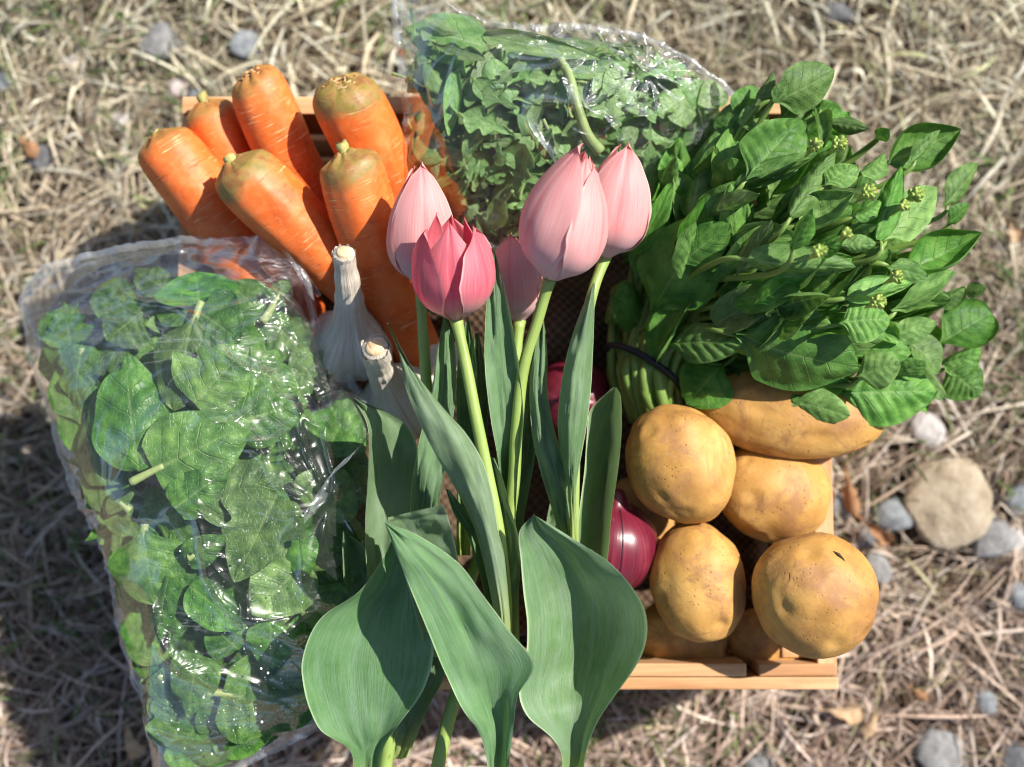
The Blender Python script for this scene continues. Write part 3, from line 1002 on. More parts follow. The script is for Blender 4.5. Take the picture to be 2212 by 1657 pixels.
def build_potatoes():
    for i, (px, py, z, a, b, cf, tu, lab) in enumerate(POTATOES):
        s = S(z + 0.01)
        c = P(px, py, z)
        a, b = a * s, b * s
        o = obj("potato", potato_mesh(60 + i * 7, a, b, b * cf), loc=c, label=lab, cat="potato", group="potatoes in the crate")
        o.rotation_euler = (rad(6 * math.sin(i * 2.0)), rad(8 * math.cos(i * 1.3)), rad(tu))
        if i == 4:                       # the dark nicks
            for (nx, ny, an, ln) in ((1702, 1235, -0.9, 0.0055), (1821, 1183, -0.6, 0.0045)):
                q = P(nx, ny, z + b * cf * 0.86)
                dirv = Vector(q - c)
                loc = o.rotation_euler.to_matrix().inverted() @ dirv
                e = loc.copy()
                k = 1.0 / math.sqrt((e.x / a) ** 2 + (e.y / b) ** 2 + (e.z / (b * cf)) ** 2)
                e = e * k * 1.008
                tng = Vector((math.cos(an), math.sin(an), 0))
                tng = (tng - e.normalized() * tng.dot(e.normalized())).normalized()
                sp = np.linspace(-1, 1, 7)
                pts = np.array([list(e + tng * ln * t_ - e.normalized() * 0.0006 * t_ * t_) for t_ in sp])
                obj("nick", tube_mesh("nick", pts, 0.0009 * (1.02 - np.abs(sp)) + 0.0002, 6, M['nick']), o)


M['nick'] = mat_simple("dark_nick", [(0.03, 0.018, 0.01), (0.08, 0.045, 0.02)], 200.0, 0.8)
build_potatoes()


# ------------------------------------------------------------------ garlic
def garlic(base, tip, rp, stem_r, seed, lab, z0, z1, cut=True, neck=0.5):
    """bulb centre base px at z0, stem end tip px at z1"""
    a, b = P(*base, z0), P(*tip, z1)
    R = rp * S(z0)
    axis = Vector(b - a)
    Lt = axis.length
    zz = np.array([-0.80, -0.78, -0.70, -0.5, -0.2, 0.1, 0.4, 0.65, 0.85, 1.05, 1.3]) * R
    rr = np.array([0.10, 0.22, 0.52, 0.84, 1.0, 0.98, 0.82, 0.63, 0.49, 0.41, 0.36]) * R
    zs = np.linspace(1.5 * R, Lt, 8)
    rs = np.linspace(0.33 * R, stem_r, 8) * (1 + 0.05 * np.sin(np.arange(8) * 2.1))
    prof = catmull(np.stack([np.concatenate([rr, rs]), np.concatenate([zz, zs])], -1), 80)
    nu = 72
    an = np.linspace(0, 2 * math.pi, nu, endpoint=False)
    r, z = prof[:, :1], prof[:, 1:]
    bul = np.exp(-((z / R - 0.0) / 0.62) ** 2)
    lob = 0.075 * (np.abs(np.cos(an * 3.5 + seed)) - 0.5)[None] * bul
    q = np.stack(np.broadcast_arrays(np.cos(an)[None] * 1.5, np.sin(an)[None] * 1.5, z / R * 1.4), -1)
    nz = 0.05 * fbm(q, seed, 3)
    pleat = 0.055 * vnoise(np.stack(np.broadcast_arrays(np.cos(an)[None] * 7, np.sin(an)[None] * 7, z / R * 0.6), -1), seed + 4)
    rf = r * (1 + lob + nz + pleat)
    bend = 0.15 * R * np.sin(np.clip(z / Lt, 0, 1) * 3.0)
    G = np.stack(np.broadcast_arrays(rf * np.cos(an)[None] + bend, rf * np.sin(an)[None], z), -1)
    uu, vv = np.meshgrid(np.abs(np.linspace(-1, 1, nu)), np.linspace(0, 1, 80))
    o = obj("garlic_bulb", grid_mesh("garlic_bulb", G, uv=np.stack([uu, vv], -1), closed=True, caps=True, mat=M['garlic']), loc=a, label=lab, cat="garlic",
            group="garlic bulbs in the crate")
    o.rotation_mode = 'QUATERNION'
    o.rotation_quaternion = axis.to_track_quat('Z', 'Y') @ Quaternion((0, 0, 1), seed * 0.7)
    if cut:
        # woody core and torn papery collar at the cut end
        top = G[-1].mean(0)
        pts = np.stack([np.full(5, top[0]), np.full(5, top[1]), top[2] + np.linspace(-0.004, 0.0018, 5)], -1)
        obj("cut_stem_end", tube_mesh("cut_stem_end", pts, stem_r * np.array([0.8, 0.8, 0.8, 0.78, 0.62]), 18, M['garlic_cut']), o)
        a2 = np.linspace(0, 2 * math.pi, 40, endpoint=False)
        rag = 0.004 * np.abs(vnoise(np.stack([np.cos(a2) * 4, np.sin(a2) * 4, a2 * 0], -1), seed + 9))
        rows = []
        for k in range(4):
            f = k / 3
            rows.append(np.stack([top[0] + stem_r * (1.03 + 0.16 * f) * np.cos(a2), top[1] + stem_r * (1.03 + 0.16 * f) * np.sin(a2),
                                  top[2] - 0.012 + f * (0.0105 + rag)], -1))
        obj("papery_collar", grid_mesh("papery_collar", np.array(rows), closed=True, mat=M['garlic']), o)
    # dry roots below
    ra = np.linspace(0, 2 * math.pi, 9)
    return o


def build_garlic():
    garlic((757, 738), (742, 545), 91, 0.0056, 3, "upright garlic bulb with a long pale neck against the carrots", 0.172, 0.236)
    garlic((868, 868), (812, 752), 90, 0.0070, 8, "garlic bulb with a thick cut stem leaning towards the carrots", 0.166, 0.232)
    garlic((940, 775), (1010, 742), 52, 0.0052, 14, "garlic bulb mostly hidden behind the tulip stems", 0.152, 0.150, cut=False)


build_garlic()


# ------------------------------------------------------------------ red onions
def onion(c, z, rp, up, seed, lab, seams):
    R = rp * S(z)
    nv, nu = 60, 90
    t = np.linspace(0, 1, nv)
    th = t * math.pi
    r = np.sin(th) ** 0.92
    zz = np.cos(th) * 0.94
    top = smooth(0.10, 0.0, t)
    r = r * (1 - 0.25 * top) + 0.05 * top
    zz = zz + 0.30 * top
    an = np.linspace(0, 2 * math.pi, nu, endpoint=False)
    q = np.stack(np.broadcast_arrays(np.cos(an)[None] * 1.3, np.sin(an)[None] * 1.3, zz[:, None]), -1)
    rf = (r[:, None] + 0.01) * (1 + 0.03 * fbm(q, seed, 2) + 0.006 * np.sin(an * 11 + seed)[None])
    G = R * np.stack(np.broadcast_arrays(rf * np.cos(an)[None], rf * np.sin(an)[None], zz[:, None] * 1.04), -1)
    uu, vv = np.meshgrid(np.abs(np.linspace(-1, 1, nu)), t)
    o = obj("red_onion", grid_mesh("red_onion", G, uv=np.stack([uu, vv], -1), closed=True, caps=True, mat=M['onion']), loc=P(*c, z), label=lab, cat="onion",
            group="red onions in the crate")
    o.rotation_mode = 'QUATERNION'
    o.rotation_quaternion = Vector(up).to_track_quat('Z', 'Y')
    for k in seams:                       # dark split lines in the outer skin
        j = int(k * nu) % nu
        pts = G[5:52, j] * 1.0015
        obj("skin_split", tube_mesh("skin_split", pts, 0.00045, 5, M['seam']), o)
    return o


onion((1318, 1180), 0.166, 101, (0.12, 0.93, 0.34), 4, "glossy red onion beside the potatoes, partly behind a tulip leaf", (0.28, 0.17))
onion((1238, 868), 0.128, 92, (0.3, -0.4, 0.85), 9, "shaded red onion seen between the tulip stems", ())


# ------------------------------------------------------------------ tulips
def petal_mesh(name, R, L, a0, phi, outer, seed, mat, open_=0.0, tipout=0.0, closed=False):
    nv, nu = 34, 21
    v = np.linspace(0, 1, nv)
    u = np.linspace(-1, 1, nu)
    kv = [0, .08, .2, .35, .5, .65, .8, .92, 1.0]
    kr = [.10, .55, .88, 1.0, .98, .87, .68, .46, .30]
    if closed:
        kr = [.10, .60, .91, 1.0, .95, .81, .58, .33, .10]
    Rv = np.interp(v, kv, kr)
    Rv = np.convolve(np.pad(Rv, 2, mode='edge'), np.ones(5) / 5, mode='valid')
    kw = [0, .1, .3, .55, .75, .88, .96, 1.0]
    ww = [.42, .80, 1.0, .98, .80, .52, .24, .015]
    if closed:
        ww = [.42, .80, 1.0, 1.02, .95, .80, .55, .03]
    wv = np.interp(v, kw, ww)
    wv = np.convolve(np.pad(wv, 1, mode='edge'), np.ones(3) / 3, mode='valid')
    wv[-1] = 0.02
    V, U = np.meshgrid(v, u, indexing='ij')
    Rr = R * Rv[:, None] * (1.0 + 0.045 * outer) + open_ * R * V ** 2
    nz = fbm(np.stack([U * 1.6, V * 2.2, U * 0 + seed], -1), seed, 2)
    Rr = Rr * (1 + 0.035 * nz)
    Rr = Rr - R * 0.05 * np.exp(-(U / 0.13) ** 2) * smooth(0.05, 0.5, V) * (1 - 0.3 * V)       # crease along the middle
    Rr = Rr + R * 0.11 * (np.abs(U) ** 3) * outer * smooth(0.15, 0.5, V)                       # edges stand off
    Rr = Rr + R * tipout * smooth(0.8, 1.0, V)
    A = a0 + U * phi * wv[:, None] + 0.04 * vnoise(np.stack([V * 9, U * 2, U * 0 + seed], -1), seed + 2) * np.abs(U)
    Y = L * (V - 0.03 * np.abs(U) ** 2 * smooth(0.3, 1, V)) * (1 + 0.01 * nz)
    G = np.stack([Rr * np.cos(A), Y, Rr * np.sin(A)], -1)
    return grid_mesh(name, G, mat=mat)


def orient_y(o, a, b, roll=0.0, upv=(0, 0, 1)):
    """point local +Y from a to b, local Z kept towards up"""
    y = Vector(b) - Vector(a)
    y.normalize()
    up = Vector(upv)
    x = y.cross(up)
    if x.length < 1e-4:
        x = Vector((1, 0, 0))
    x.normalize()
    z = x.cross(y)
    m = Matrix((x, y, z)).transposed()
    o.rotation_mode = 'QUATERNION'
    o.rotation_quaternion = m.to_quaternion() @ Quaternion((0, 1, 0), roll)


def ribbon_leaf(name, stations, mat, parent, wav=0.0, seed=0, curl=0.0):
    """leaf through stations of (left xyz, middle xyz, right xyz) in picture px + height"""
    L = np.array([P(*s[0]) for s in stations])
    Mi = np.array([P(*s[1]) for s in stations])
    R = np.array([P(*s[2]) for s in stations])
    nv, nu = 60, 17
    L, Mi, R = catmull(L, nv), catmull(Mi, nv), catmull(R, nv)
    u = np.linspace(-1, 1, nu)[None, :, None]
    G = L[:, None] * (u * (u - 1) / 2) + Mi[:, None] * (1 - u * u) + R[:, None] * (u * (u + 1) / 2)
    vv = np.linspace(0, 1, nv)[:, None]
    uu = u[..., 0]
    q = np.stack(np.broadcast_arrays(uu * 1.3, vv * 4.0, uu * 0 + seed), -1)
    G[..., 2] += 0.0042 * fbm(q, seed, 3) + wav * np.sin(vv * 17 + seed) * np.abs(uu) ** 3
    G[..., 2] -= 0.0012 * np.exp(-(uu / 0.07) ** 2) * (1 - vv * 0.5)       # mid groove
    G[..., 2] += 0.0005 * np.sin(uu * 20) * (1 - vv * 0.6)
    o = parent
    c = np.array(o.location)
    return obj(name, grid_mesh(name, G - c, mat=mat), parent)


def st(*rows):
    """stations given as (Lx, Ly, Mx, My, Rx, Ry, zL, zM, zR)"""
    return [((r[0], r[1], r[6]), (r[2], r[3], r[7]), (r[4], r[5], r[8])) for r in rows]


TULIPS = {
    'a': dict(base=(908, 612, 0.222), tip=(908, 345, 0.250), w=158, mat='petal_pale', turn=0.25, deep=0,
              stem=[(908, 612, .222), (915, 740, .222), (922, 850, .214), (925, 960, .205), (905, 1150, .196), (870, 1400, .192), (850, 1540, .192), (832, 1660, .190), (815, 1790, .186)],
              label="pale pink tulip bud behind the darker one, nearest the carrots"),
    'b': dict(base=(985, 688, 0.252), tip=(972, 470, 0.276), w=186, mat='petal_deep', turn=1.55, deep=1,
              stem=[(985, 688, .252), (1005, 780, .250), (1028, 900, .247), (1050, 1010, .243), (1078, 1160, .240), (1092, 1330, .236), (1085, 1500, .225), (1076, 1660, .214), (1070, 1790, .206)],
              label="deep pink opening tulip in front with separate pointed petals"),
    'c': dict(base=(1188, 600, 0.262), tip=(1272, 312, 0.292), w=208, mat='petal_pale', turn=-0.85, deep=0,
              stem=[(1188, 600, .262), (1162, 690, .252), (1130, 800, .243), (1116, 930, .236), (1105, 1080, .225), (1060, 1300, .205), (985, 1500, .196), (945, 1660, .190), (925, 1790, .186)],
              label="largest pink tulip, standing highest over the greens' stems"),
    'd': dict(base=(1308, 552, 0.232), tip=(1356, 302, 0.262), w=172, mat='petal_pale', turn=0.1, deep=0,
              stem=[(1308, 552, .232), (1278, 640, .234), (1256, 760, .236), (1244, 900, .236), (1238, 1060, .230), (1236, 1250, .210), (1238, 1450, .196), (1238, 1660, .204), (1236, 1790, .203)],
              label="rightmost pink tulip tucked behind the largest one"),
    'e': dict(base=(1122, 692, 0.206), tip=(1108, 500, 0.222), w=138, mat='petal_pale', turn=-0.3, deep=0,
              stem=[(1122, 692, .206), (1112, 800, .204), (1090, 950, .198), (1050, 1150, .190), (960, 1400, .186), (880, 1560, .184), (812, 1690, .182), (790, 1790, .180)],
              label="small shaded pink tulip low behind the others at the centre"),
}
tul = {}
for k, d in TULIPS.items():
    root_pt = P(*d['stem'][-1])
    root = obj("tulip", None, loc=root_pt, label=d['label'], cat="tulip", group="tulips laid across the crate")
    tul[k] = root
    pts = catmull([P(*s) for s in d['stem']], 48)
    r0 = 27 * S(0.24) * 0.5
    rad_ = np.linspace(r0 * 0.86, r0 * 1.22, 48)
    rad_[:3] *= [1.35, 1.15, 1.05]
    obj("stem", tube_mesh("stem", pts - root_pt, rad_, 14, M['tulip_stem']), root)
    a, b = P(*d['base']), P(*d['tip'])
    Lf = np.linalg.norm(b - a)
    R = d['w'] * 0.5 * S(d['base'][2] + 0.01) * 0.90
    fl = obj("flower", None, root, a - root_pt)
    orient_y(fl, a, b, d['turn'])
    for i in range(3):
        ang = i * 2 * math.pi / 3
        if d['deep']:
            obj("petal", petal_mesh("petal", R * 0.90, Lf * (0.98 + 0.03 * i), ang + math.pi / 3, 0.98, 0, 30 + i, M[d['mat']], 0.10, 0.02), fl)
            obj("petal", petal_mesh("petal", R * 0.98, Lf * (0.97 - 0.02 * i), ang, 0.86, 1, 36 + i, M[d['mat']], 0.30, 0.05), fl)
        else:
            fa = math.pi / 2 + ang
            obj("petal", petal_mesh("petal", R * 0.93, Lf * (0.90 + 0.02 * i), fa + math.pi / 3, 1.05, 0, 30 + i + ord(k), M[d['mat']], -0.02, 0.0, True), fl)
            obj("petal", petal_mesh("petal", R * 1.0, Lf * (1.0 - 0.05 * i), fa, 1.10, 1, 50 + i + ord(k), M[d['mat']], 0.0, 0.03, True), fl)

TL = M['tulip_leaf']
# left foreground leaf
ribbon_leaf("leaf", st(
    (772, 1800, 792, 1800, 815, 1800, .200, .190, .200), (764, 1690, 790, 1695, 818, 1690, .206, .196, .207), (757, 1618, 790, 1625, 828, 1618, .212, .202, .213),
    (690, 1572, 782, 1575, 866, 1560, .221, .210, .217), (657, 1495, 772, 1495, 915, 1490, .231, .216, .221), (650, 1425, 772, 1420, 937, 1410, .238, .220, .224),
    (690, 1338, 795, 1330, 928, 1320, .242, .223, .226), (775, 1278, 838, 1262, 908, 1250, .243, .226, .228), (828, 1204, 858, 1197, 892, 1187, .240, .230, .230),
    (852, 1150, 862, 1146, 872, 1150, .236, .234, .232)), TL, tul['e'], 0.001, 1)
# centre foreground leaf
ribbon_leaf("leaf", st(
    (1053, 1800, 1076, 1800, 1098, 1800, .222, .214, .222), (1053, 1690, 1076, 1692, 1099, 1690, .232, .222, .232), (1051, 1640, 1076, 1640, 1101, 1638, .238, .229, .238),
    (1033, 1580, 1075, 1575, 1110, 1562, .246, .238, .246), (1000, 1535, 1060, 1520, 1119, 1500, .252, .244, .252), (966, 1470, 1045, 1455, 1154, 1436, .257, .250, .262),
    (935, 1395, 1015, 1380, 1100, 1362, .262, .256, .262), (905, 1320, 975, 1304, 1045, 1288, .266, .262, .264), (877, 1252, 930, 1235, 990, 1216, .270, .268, .266),
    (857, 1200, 880, 1180, 905, 1157, .272, .273, .268), (831, 1130, 832, 1129, 834, 1128, .273, .275, .270)), TL, tul['b'], 0.0006, 2)
# right foreground leaf
ribbon_leaf("leaf", st(
    (1216, 1800, 1238, 1800, 1260, 1800, .218, .206, .218), (1214, 1690, 1236, 1692, 1260, 1690, .226, .214, .226), (1213, 1630, 1238, 1632, 1266, 1628, .232, .220, .232),
    (1192, 1592, 1240, 1580, 1286, 1568, .239, .226, .239), (1140, 1546, 1240, 1530, 1320, 1514, .246, .229, .246), (1121, 1495, 1245, 1475, 1364, 1454, .251, .224, .254),
    (1136, 1425, 1258, 1405, 1391, 1402, .254, .224, .259), (1139, 1350, 1262, 1340, 1398, 1348, .257, .228, .263), (1131, 1282, 1250, 1270, 1380, 1290, .260, .238, .264),
    (1125, 1210, 1215, 1205, 1320, 1218, .262, .253, .261), (1122, 1150, 1170, 1148, 1232, 1160, .264, .262, .262), (1152, 1112, 1154, 1112, 1157, 1114, .266, .268, .264)), TL, tul['d'], 0.0006, 3)
# long diagonal leaf in the middle
ribbon_leaf("leaf", st(
    (1075, 1420, 1090, 1420, 1104, 1420, .236, .247, .236), (1068, 1330, 1088, 1330, 1104, 1330, .240, .253, .240), (1045, 1215, 1070, 1215, 1094, 1212, .246, .258, .244), (1020, 1128, 1048, 1128, 1077, 1150, .250, .261, .248),
    (983, 1055, 1022, 1058, 1064, 1070, .254, .264, .252), (945, 990, 992, 985, 1044, 1000, .259, .267, .255), (907, 914, 957, 915, 1008, 938, .263, .270, .259),
    (876, 835, 915, 842, 960, 884, .267, .272, .263), (862, 765, 877, 775, 896, 806, .270, .273, .268), (836, 698, 838, 698, 841, 701, .274, .275, .274)), TL, tul['b'], 0.0004, 4)
# upright centre leaf
ribbon_leaf("leaf", st(
    (1088, 1240, 1100, 1240, 1112, 1240, .210, .204, .210), (1082, 1110, 1098, 1110, 1114, 1110, .222, .214, .222), (1078, 1010, 1098, 1010, 1120, 1005, .234, .224, .234), (1060, 905, 1096, 905, 1131, 905, .244, .234, .244),
    (1048, 800, 1086, 800, 1122, 800, .252, .243, .250), (1048, 700, 1076, 700, 1106, 700, .258, .251, .256), (1056, 610, 1070, 610, 1087, 610, .263, .259, .262), (1064, 535, 1066, 534, 1068, 536, .267, .266, .267)), TL, tul['c'], 0.0003, 5)
# light leaf at the right
ribbon_leaf("leaf", st(
    (1232, 1180, 1240, 1180, 1248, 1180, .228, .238, .228), (1228, 1065, 1236, 1065, 1245, 1062, .238, .246, .238), (1216, 1000, 1232, 1000, 1256, 985, .244, .252, .242), (1205, 920, 1236, 920, 1268, 915, .248, .257, .244),
    (1211, 840, 1244, 840, 1277, 835, .252, .262, .247), (1226, 760, 1255, 760, 1281, 755, .257, .266, .251), (1252, 680, 1270, 680, 1284, 678, .262, .268, .256), (1281, 612, 1283, 612, 1285, 613, .268, .268, .266)), TL, tul['d'], 0.0003, 6)
# its left neighbour
ribbon_leaf("leaf", st(
    (1216, 1260, 1230, 1260, 1244, 1260, .216, .222, .216), (1207, 1160, 1226, 1158, 1243, 1156, .226, .232, .226), (1188, 1085, 1212, 1078, 1236, 1070, .232, .238, .230), (1168, 1020, 1196, 1012, 1222, 1005, .236, .242, .233), (1150, 940, 1174, 935, 1197, 928, .240, .245, .236),
    (1144, 850, 1163, 848, 1183, 845, .243, .248, .238), (1150, 765, 1166, 765, 1182, 765, .246, .250, .241), (1170, 679, 1172, 678, 1174, 680, .249, .250, .247)), TL, tul['d'], 0.0003, 7)
# broad dark leaf at the right with a folded margin
ribbon_leaf("leaf", st(
    (1228, 1330, 1262, 1335, 1290, 1320, .206, .194, .212), (1240, 1240, 1284, 1240, 1312, 1215, .210, .194, .222), (1248, 1130, 1298, 1130, 1322, 1110, .214, .198, .232), (1262, 1020, 1312, 1020, 1337, 1000, .220, .204, .238),
    (1268, 940, 1318, 940, 1342, 930, .226, .210, .241), (1276, 885, 1316, 880, 1341, 862, .232, .220, .242), (1322, 838, 1329, 836, 1333, 838, .240, .239, .242)), TL, tul['d'], 0.0004, 8)
# left upright leaf with a folded margin
ribbon_leaf("leaf", st(
    (808, 1340, 846, 1345, 880, 1330, .218, .200, .208), (793, 1245, 836, 1245, 888, 1235, .224, .203, .210), (789, 1140, 824, 1140, 896, 1130, .232, .208, .212), (793, 1050, 822, 1050, 902, 1040, .238, .212, .214), (797, 975, 826, 965, 900, 960, .242, .218, .216),
    (792, 915, 822, 905, 862, 905, .244, .228, .222), (762, 861, 766, 860, 772, 863, .246, .245, .243)), TL, tul['a'], 0.0004, 9)
# narrow lit leaf left of the middle
ribbon_leaf("leaf", st(
    (880, 1260, 905, 1260, 932, 1260, .206, .200, .208), (886, 1110, 916, 1110, 947, 1105, .218, .212, .216), (892, 1025, 926, 1025, 958, 1035, .225, .220, .221), (907, 950, 940, 950, 969, 965, .231, .226, .225), (930, 858, 956, 858, 984, 856, .236, .231, .229),
    (941, 780, 962, 775, 982, 745, .240, .236, .233), (958, 686, 961, 686, 965, 688, .243, .242, .240)), TL, tul['a'], 0.0003, 10)
# curled leaf tip behind the centre leaf
ribbon_leaf("leaf", st(
    (920, 1420, 960, 1420, 1010, 1410, .222, .216, .224), (890, 1300, 940, 1300, 1000, 1290, .236, .230, .238), (862, 1210, 920, 1205, 988, 1200, .246, .242, .250), (842, 1145, 900, 1135, 972, 1130, .252, .250, .258), (838, 1118, 880, 1108, 957, 1090, .258, .254, .264)), TL, tul['e'], 0.0012, 11)
# wavy leaf between the centre leaf and the stem
ribbon_leaf("leaf", st(
    (1040, 1420, 1062, 1420, 1080, 1410, .214, .210, .216), (1046, 1290, 1064, 1290, 1082, 1280, .226, .222, .230), (1026, 1210, 1046, 1215, 1074, 1220, .234, .228, .234), (1010, 1155, 1030, 1165, 1060, 1180, .240, .232, .236), (980, 1110, 1000, 1115, 1028, 1130, .244, .236, .238), (963, 1056, 966, 1056, 972, 1060, .248, .247, .245)), TL, tul['c'], 0.0016, 12)
# wavy leaf right of the middle stem
ribbon_leaf("leaf", st(
    (1080, 1420, 1100, 1420, 1122, 1410, .206, .204, .210), (1078, 1290, 1100, 1290, 1121, 1280, .218, .214, .222), (1076, 1220, 1100, 1220, 1124, 1215, .226, .222, .230), (1070, 1150, 1096, 1150, 1119, 1155, .232, .227, .235), (1060, 1080, 1080, 1080, 1100, 1090, .236, .230, .238), (1056, 1030, 1070, 1030, 1088, 1040, .238, .234, .240),
    (1060, 988, 1063, 988, 1068, 990, .242, .241, .241)), TL, tul['c'], 0.0016, 13)
# small curled leaf at the far left
ribbon_leaf("leaf", st(
    (760, 1330, 786, 1335, 815, 1325, .200, .192, .202), (744, 1260, 774, 1262, 806, 1255, .208, .196, .208), (740, 1195, 770, 1205, 800, 1200, .216, .202, .213), (740, 1146, 748, 1155, 764, 1160, .222, .212, .216)), TL, tul['a'], 0.0006, 14)
# pale lower leaf between left and centre leaves
ribbon_leaf("leaf", st(
    (840, 1640, 862, 1640, 884, 1630, .196, .190, .196), (860, 1560, 890, 1556, 925, 1530, .200, .194, .202), (880, 1480, 920, 1470, 964, 1450, .203, .197, .206), (890, 1390, 930, 1380, 962, 1370, .206, .200, .208), (905, 1280, 930, 1280, 950, 1278, .208, .206, .208)), TL, tul['a'], 0.0005, 15)
# thin leaves in the shade between the stems
for k_, rows in (('c', st((1092, 1250, 1104, 1250, 1116, 1250, .196, .192, .196), (1102, 1110, 1118, 1110, 1134, 1108, .206, .200, .206), (1118, 960, 1140, 960, 1160, 955, .216, .210, .216), (1132, 830, 1148, 830, 1164, 826, .222, .217, .222), (1150, 740, 1152, 738, 1154, 740, .226, .226, .226))),
                 ('a', st((985, 1200, 1000, 1200, 1016, 1200, .198, .192, .198), (988, 1000, 1005, 1000, 1024, 1000, .210, .204, .212), (986, 860, 1006, 860, 1030, 858, .218, .212, .220), (992, 760, 1008, 760, 1026, 758, .224, .219, .226), (1008, 690, 1010, 688, 1012, 690, .229, .229, .229))),
                 ('e', st((1020, 1200, 1032, 1200, 1044, 1200, .194, .190, .194), (1016, 1000, 1032, 1000, 1050, 1000, .204, .198, .206), (1016, 850, 1034, 850, 1054, 850, .212, .206, .214), (1026, 720, 1030, 718, 1036, 720, .218, .217, .218))),
                 ('d', st((1180, 1330, 1200, 1330, 1220, 1330, .194, .190, .196), (1176, 1180, 1198, 1180, 1222, 1180, .202, .198, .204), (1190, 1080, 1210, 1080, 1232, 1080, .208, .204, .210), (1212, 1010, 1220, 1008, 1230, 1010, .214, .213, .214)))):
    ribbon_leaf("leaf", rows, TL, tul[k_], 0.0004, 20 + ord(k_))


# ------------------------------------------------------------------ net-veined leaves
def blade(seed, Lb, wfun, hw, bend=0.4, cup=0.3, roll_edge=0.0, wave=0.0, pucker=0.0, K=6, slope=1.5, nv=30, nu=17, twist=0.0, mat=None, name="leaf"):
    """leaf blade along +Y from the origin, faces +Z; unit length Lb, half width hw"""
    v = np.linspace(0, 1, nv)
    u = np.linspace(-1, 1, nu)
    V, U = np.meshgrid(v, u, indexing='ij')
    w = hw * wfun(v)
    ang = bend * (v - 0.15)
    dy = np.cos(ang) * Lb / (nv - 1)
    dz = -np.sin(ang) * Lb / (nv - 1)
    y = np.concatenate([[0], np.cumsum(dy[:-1])])
    z = np.concatenate([[0], np.cumsum(dz[:-1])])
    nv_y, nv_z = np.sin(ang), np.cos(ang)
    a = cup * U + roll_edge * np.sign(U) * np.clip(np.abs(U) - 0.55, 0, 1) ** 2 * 2.2
    # cross-section as an arc
    s = np.abs(U)
    cx = U * np.where(np.abs(a) > 1e-4, np.sin(a) / np.where(np.abs(a) > 1e-4, a, 1), 1.0)
    cz = np.where(np.abs(a) > 1e-4, (1 - np.cos(a)) / np.where(np.abs(a) > 1e-4, np.abs(a), 1), 0.0) * s * np.sign(cup if cup else 1)
    X = cx * w[:, None]
    hz = cz * w[:, None]
    ph = V * K - s * slope + 0.25 * vnoise(np.stack([V * 4, U * 2, U * 0 + seed], -1), seed)
    ridge = np.abs(np.sin(math.pi * ph)) ** 0.7
    hz = hz + pucker * Lb * (ridge - 0.5) * smooth(0.0, 0.15, s) * (1 - smooth(0.8, 1.0, s)) * smooth(0.02, 0.2, V) * (1 - smooth(0.85, 1.0, V))
    hz = hz - 0.012 * Lb * np.exp(-(U / 0.10) ** 2) * (1 - V * 0.7)
    hz = hz + wave * Lb * s ** 2 * np.sin(V * 13 + seed + np.sign(U) * 1.3) + 0.022 * Lb * fbm(np.stack([U * 1.7, V * 2.6, U * 0 + seed * 3.1], -1), seed + 4, 2)
    tw = twist * V
    X2 = X * np.cos(tw) - hz * np.sin(tw)
    H2 = X * np.sin(tw) + hz * np.cos(tw)
    G = np.stack([X2, y[:, None] + H2 * nv_y[:, None], z[:, None] + H2 * nv_z[:, None]], -1)
    return grid_mesh(name, G, mat=mat)


def w_spoon(v):           # broad rounded leaf
    return np.clip(np.sin(np.pi * np.clip(v, 0, 1) ** 0.85) ** 0.62, 0, 1) * (0.12 + 0.88 * smooth(0.0, 0.30, v)) + 0.035 * (1 - v)


def w_oval(v):
    return np.clip(np.sin(np.pi * np.clip(v, 0, 1) ** 0.72) ** 0.7, 0, 1) + 0.03 * (1 - v)


def w_heart(v):
    return np.clip(np.sin(np.pi * np.clip(v * 0.94 + 0.06, 0, 1) ** 0.62) ** 0.75, 0, 1)


def w_arrow(v):           # arrow-shaped leaf with side points
    b = np.clip(np.sin(np.pi * np.clip(v * 0.95 + 0.05, 0, 1) ** 0.6) ** 0.85, 0, 1)
    return b * (1 - 0.28 * np.exp(-((v - 0.42) / 0.07) ** 2) + 0.15 * np.exp(-((v - 0.28) / 0.06) ** 2) - 0.12 * np.exp(-((v - 0.68) / 0.04) ** 2))


def w_narrow(v):
    return np.clip(np.sin(np.pi * np.clip(v, 0, 1) ** 0.9) ** 0.8, 0, 1) + 0.04 * (1 - v)


def w_lobed(k, depth, ph):
    def f(v):
        body = np.clip(np.sin(np.pi * np.clip(v, 0, 1) ** 1.35) ** 0.65, 0, 1) * (0.35 + 0.65 * smooth(0.2, 0.75, v)) + 0.05 * (1 - v)
        lob = 1 - depth * (0.5 + 0.5 * np.cos(v * k * 2 * np.pi + ph)) * (1 - smooth(0.62, 0.85, v))
        return body * lob
    return f


def place(o, a, b, Lb, roll=0.0, wscale=1.0, up=(0, 0, 1)):
    o.location = a
    orient_y(o, a, b, roll, up)
    l = np.linalg.norm(np.asarray(b) - np.asarray(a)) / Lb
    o.scale = (wscale, l, (l + wscale) / 2)


# ---- leafy greens: one tied bunch
GW, GHh = 1238.7, 88.5


def gz(px, py):
    return 0.172 + 0.088 * math.exp(-((px - 1745) / 330) ** 2 - ((py - 500) / 300) ** 2)


